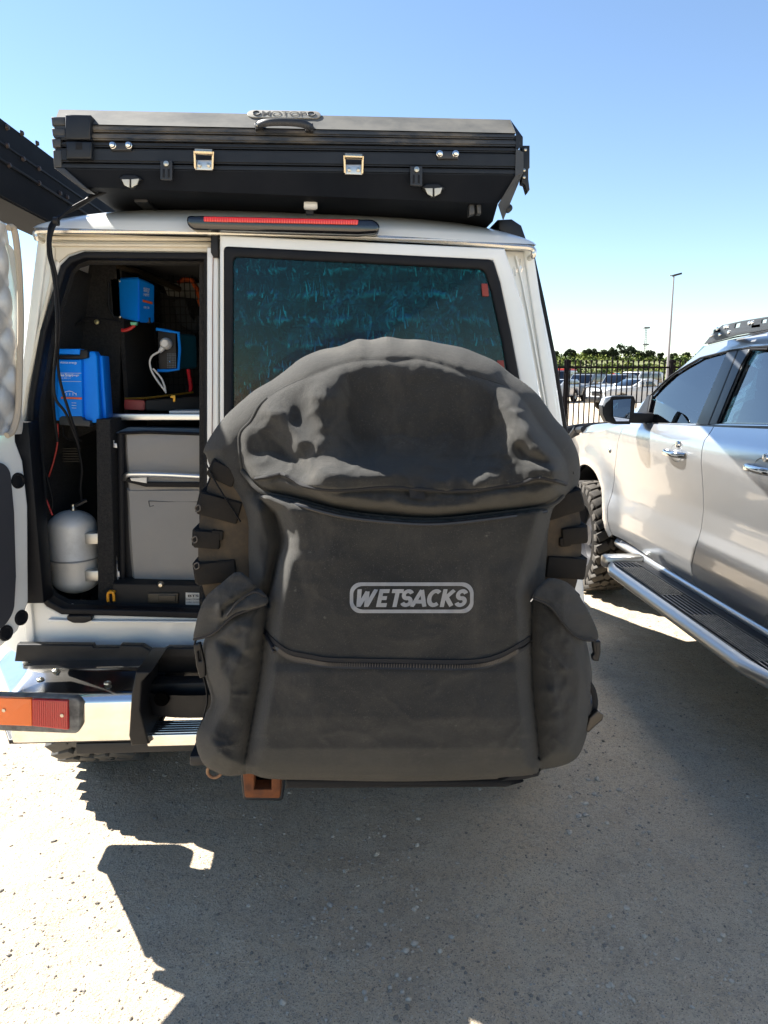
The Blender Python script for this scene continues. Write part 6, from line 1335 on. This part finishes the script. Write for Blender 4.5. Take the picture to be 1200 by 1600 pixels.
# the housing faces backwards (-Y): outline in XZ at its own depth
ym = 4.30
mh = [(941, 634), (946, 622), (960, 619), (990, 619), (993, 626), (990, 652), (984, 663), (962, 663), (947, 658), (942, 648)]
fr_ = [PY(u, v, ym) for u, v in mh]; cM = sum(fr_, Vector())/len(fr_)
bk_ = [cM+(p-cM)*.72+Vector((0, .13, .0)) for p in fr_]; mi_ = [cM+(p-cM)*1.03+Vector((0, .05, 0)) for p in fr_]
n_ = len(fr_); b = B(); b.add(fr_+mi_+bk_, [tuple(range(n_))]+[(i, (i+1) % n_, n_+(i+1) % n_, n_+i) for i in range(n_)]+[(n_+i, n_+(i+1) % n_, 2*n_+(i+1) % n_, 2*n_+i) for i in range(n_)]+[tuple(2*n_+i for i in range(n_))[::-1]])
b.obox(Vector((XU+.02, ym+.06, cM.z-.05)), (1, 0, 0), (0, 1, 0), (0, 0, 1), .07, .035, .03, .01)
mr = b.obj('door_mirror', BLACKP, ute, smooth=40)
# chrome-silver back cap of the mirror, a glimpse on its left end
b = B(); q_ = [(940.5, 633), (945, 622), (956, 619), (953, 625), (947, 630), (944, 636)]; b.platey(q_, [], ym-.004, .05, .004); b.obj('mirror_cap', mat('white_mirror_cap', (.6, .62, .64), .3, .6), mr)
gm = [(957, 625), (987, 623), (988, 640), (983, 658), (962, 658), (957, 650)]; MIR = mat('mirror_silver', (.85, .87, .9), .02, 1)
gpts = [PY(u, v, ym-.006) for u, v in gm]
gpts = [p+Vector((0, .16*(p.x-gpts[0].x), 0))+Vector((0, -.012, 0)) for p in gpts]
B().add(gpts+[p+Vector((0, .004, 0)) for p in gpts], [tuple(range(6)), tuple(range(6, 12))[::-1]]+[(i, (i+1) % 6, 6+(i+1) % 6, 6+i) for i in range(6)]).obj('mirror_glass', MIR, mr, smooth=0)
# door handles
def handle(u, v, nm):
    p = PX(u, v, XU); y, z = p.y, p.z; x = Xs(y, z)
    hq = B().lathe([(.0, .012), (.03, .010), (.042, 0), (.047, -.004), (.050, .004)], (x+.004, y-.0, z+.004), (Vector((1, 0, 0)), Vector((0, 1.5, 0)), Vector((0, 0, 1))), 28).obj('door_handle', CHROME, ute)
    B().tube(catmull([(x-.004, y+.10, z), (x-.034, y+.075, z+.002), (x-.044, y, z+.002), (x-.038, y-.075, z+.002), (x-.004, y-.11, z)], 6), .0125, 12, flat=(.8, 1.3)).obj('handle_grip', CHROME, hq)
    B().lathe([(0, -.012), (.016, -.010), (.019, 0)], (x, y-.02, z+.052), (Vector((1, 0, 0)), Vector((0, 1, 0)), Vector((0, 0, 1))), 20).obj('handle_top', CHROME, hq)
handle(1055, 709, ''); handle(1190, 734, '')
p = PX(952, 704, XU); x = Xs(p.y, p.z); B().lathe([(0, -.008), (.012, -.007), (.018, -.002), (.020, .004)], (x, p.y+.02, p.z), (Vector((1, 0, 0)), Vector((0, 1.2, 0)), Vector((0, 0, 1))), 18).obj('badge_lamp', CHROME, ute)
# side step
sy0, sy1 = 4.30, 2.30; xo, xi = 1.535, 1.735; zt2 = .468
b = B()
def stepf(s, t):
    y = sy0+(sy1-sy0)*s; tap = max(0, min(1, (sy0-y)/.22, (y-sy1)/.35))**.5
    a_ = pi*(t)-pi/2; return (xo+.03-.045*cos(a_)*tap+(1-tap)*.08, y, zt2-.034-.032*sin(a_))
b.grid(stepf, 90, 12); b.obj('step_edge', mat('step_silver', (.50, .49, .46), .28, .85), ute, smooth=60)
B().box(xo+.03, xi+.09, sy1+.12, sy0-.03, zt2-.045, zt2-.006, .008).obj('step_board', BLACKP, ute)
b = B()
for k in range(7): x = xo+.048+k*.022; b.box(x, x+.010, sy1+.14, sy0-.12, zt2-.008, zt2+.002, .002)
b.obj('tread_rib', mat('rib_black', (.03, .031, .033), .35), ute)
for ya_, yb_ in ((4.05, 3.50), (3.18, 2.62)):
    t_ = B().box(xo+.05, xo+.17, yb_, ya_, zt2-.004, zt2+.004, .002)
    for k in range(9): t_.box(xo+.053+k*.0125, xo+.058+k*.0125, yb_+.01, ya_-.01, zt2+.002, zt2+.0075, .001)
    t_.obj('step_pad', mat('dusty_step_pad', (.06, .058, .052), .8, col2=(.16, .15, .13), vscale=25, vmix=1), ute)
B().box(xo+.01, xi+.06, sy0-.09, sy0-.0, zt2-.05, zt2+.028, .022).obj('step_end', mat('step_silver', (.5, .49, .46), .28, .85), ute)
for y in (4.0, 3.2, 2.5): B().box(xo+.06, XU+.2, y-.03, y+.03, .395, .43, .005).obj('step_bracket', BLACKM, ute)
B().box(XU+.10, XU+.16, 2.55, 4.7, .42, .56, .01).obj('sill_underside', RUBBER, ute)
# wheels and arches
for y in (5.22, 2.0):
    for x in (XU+.10, 2*XC-XU-.10): wheel(x, y, .405, .28, ute, RIM, n=30, tread=mat('mud_tread', (.035, .032, .029), .8, col2=(.075, .065, .052), vscale=14, vmix=1))
    B().grid(lambda s, t: (XU+.04+.5*s, y-.49*cos(pi*t), .43+.49*sin(pi*t)), 3, 24).obj('arch_liner', RUBBER, ute)
# roof rack
zb2, zt3 = RP(1200, 515, Vector((1.90, 0, 0)), (1, 0, 0)), None
XK = 1.89; kp = [(1099.5, 538), (1112, 522), (1128, 508), (1160, 501), (1200, 494.5), (1300, 479), (1420, 462), (1420, 500), (1300, 503), (1200, 515), (1150, 524)]
def kq(u, v): p = PX(u, v, XK); return (p.y, p.z)
hol = [[(1149, 506), (1157, 504), (1155, 511), (1147, 513)], [(1190, 500), (1198, 498), (1197, 504), (1189, 505.5)]]
rk = thing('roof_rack', (XC, 3.2, 1.83), 'flat black roof rack with cut-out slots on top of the silver truck', 'roof rack')
B().plate([kq(*q) for q in kp], [[kq(*q) for q in h_] for h_ in hol], (XK, 0, 0), (0, 1, 0), (0, 0, 1), (1, 0, 0), .008, .0015).obj('side_rail', mat('rack_grey_black', (.028, .032, .038), .5), rk)
for u, v in ((1133, 511), (1137, 510), (1171, 505), (1176, 504), (1125, 523), (1139, 519), (1112, 524), (1121, 514)):
    p = PX(u, v, XK); B().lathe([(0, -.006), (.008, -.005), (.010, .001)], (XK, p.y, p.z), 'x', 10).obj('rack_bolt', mat('bright_bolt2', (.8, .8, .78), .25, .9), rk)
zt4 = kq(1200, 500)[1]
for k in range(7): y = 3.75-.36*k; B().box(XK, 2*XC-XK, y-.04, y+.04, zt4-.03, zt4-.01, .004).obj('cross_slat', BLACKM, rk)
B().box(2*XC-XK-.008, 2*XC-XK, 1.6, 3.85, 1.80, 1.90, .002).obj('side_rail', BLACKM, rk)
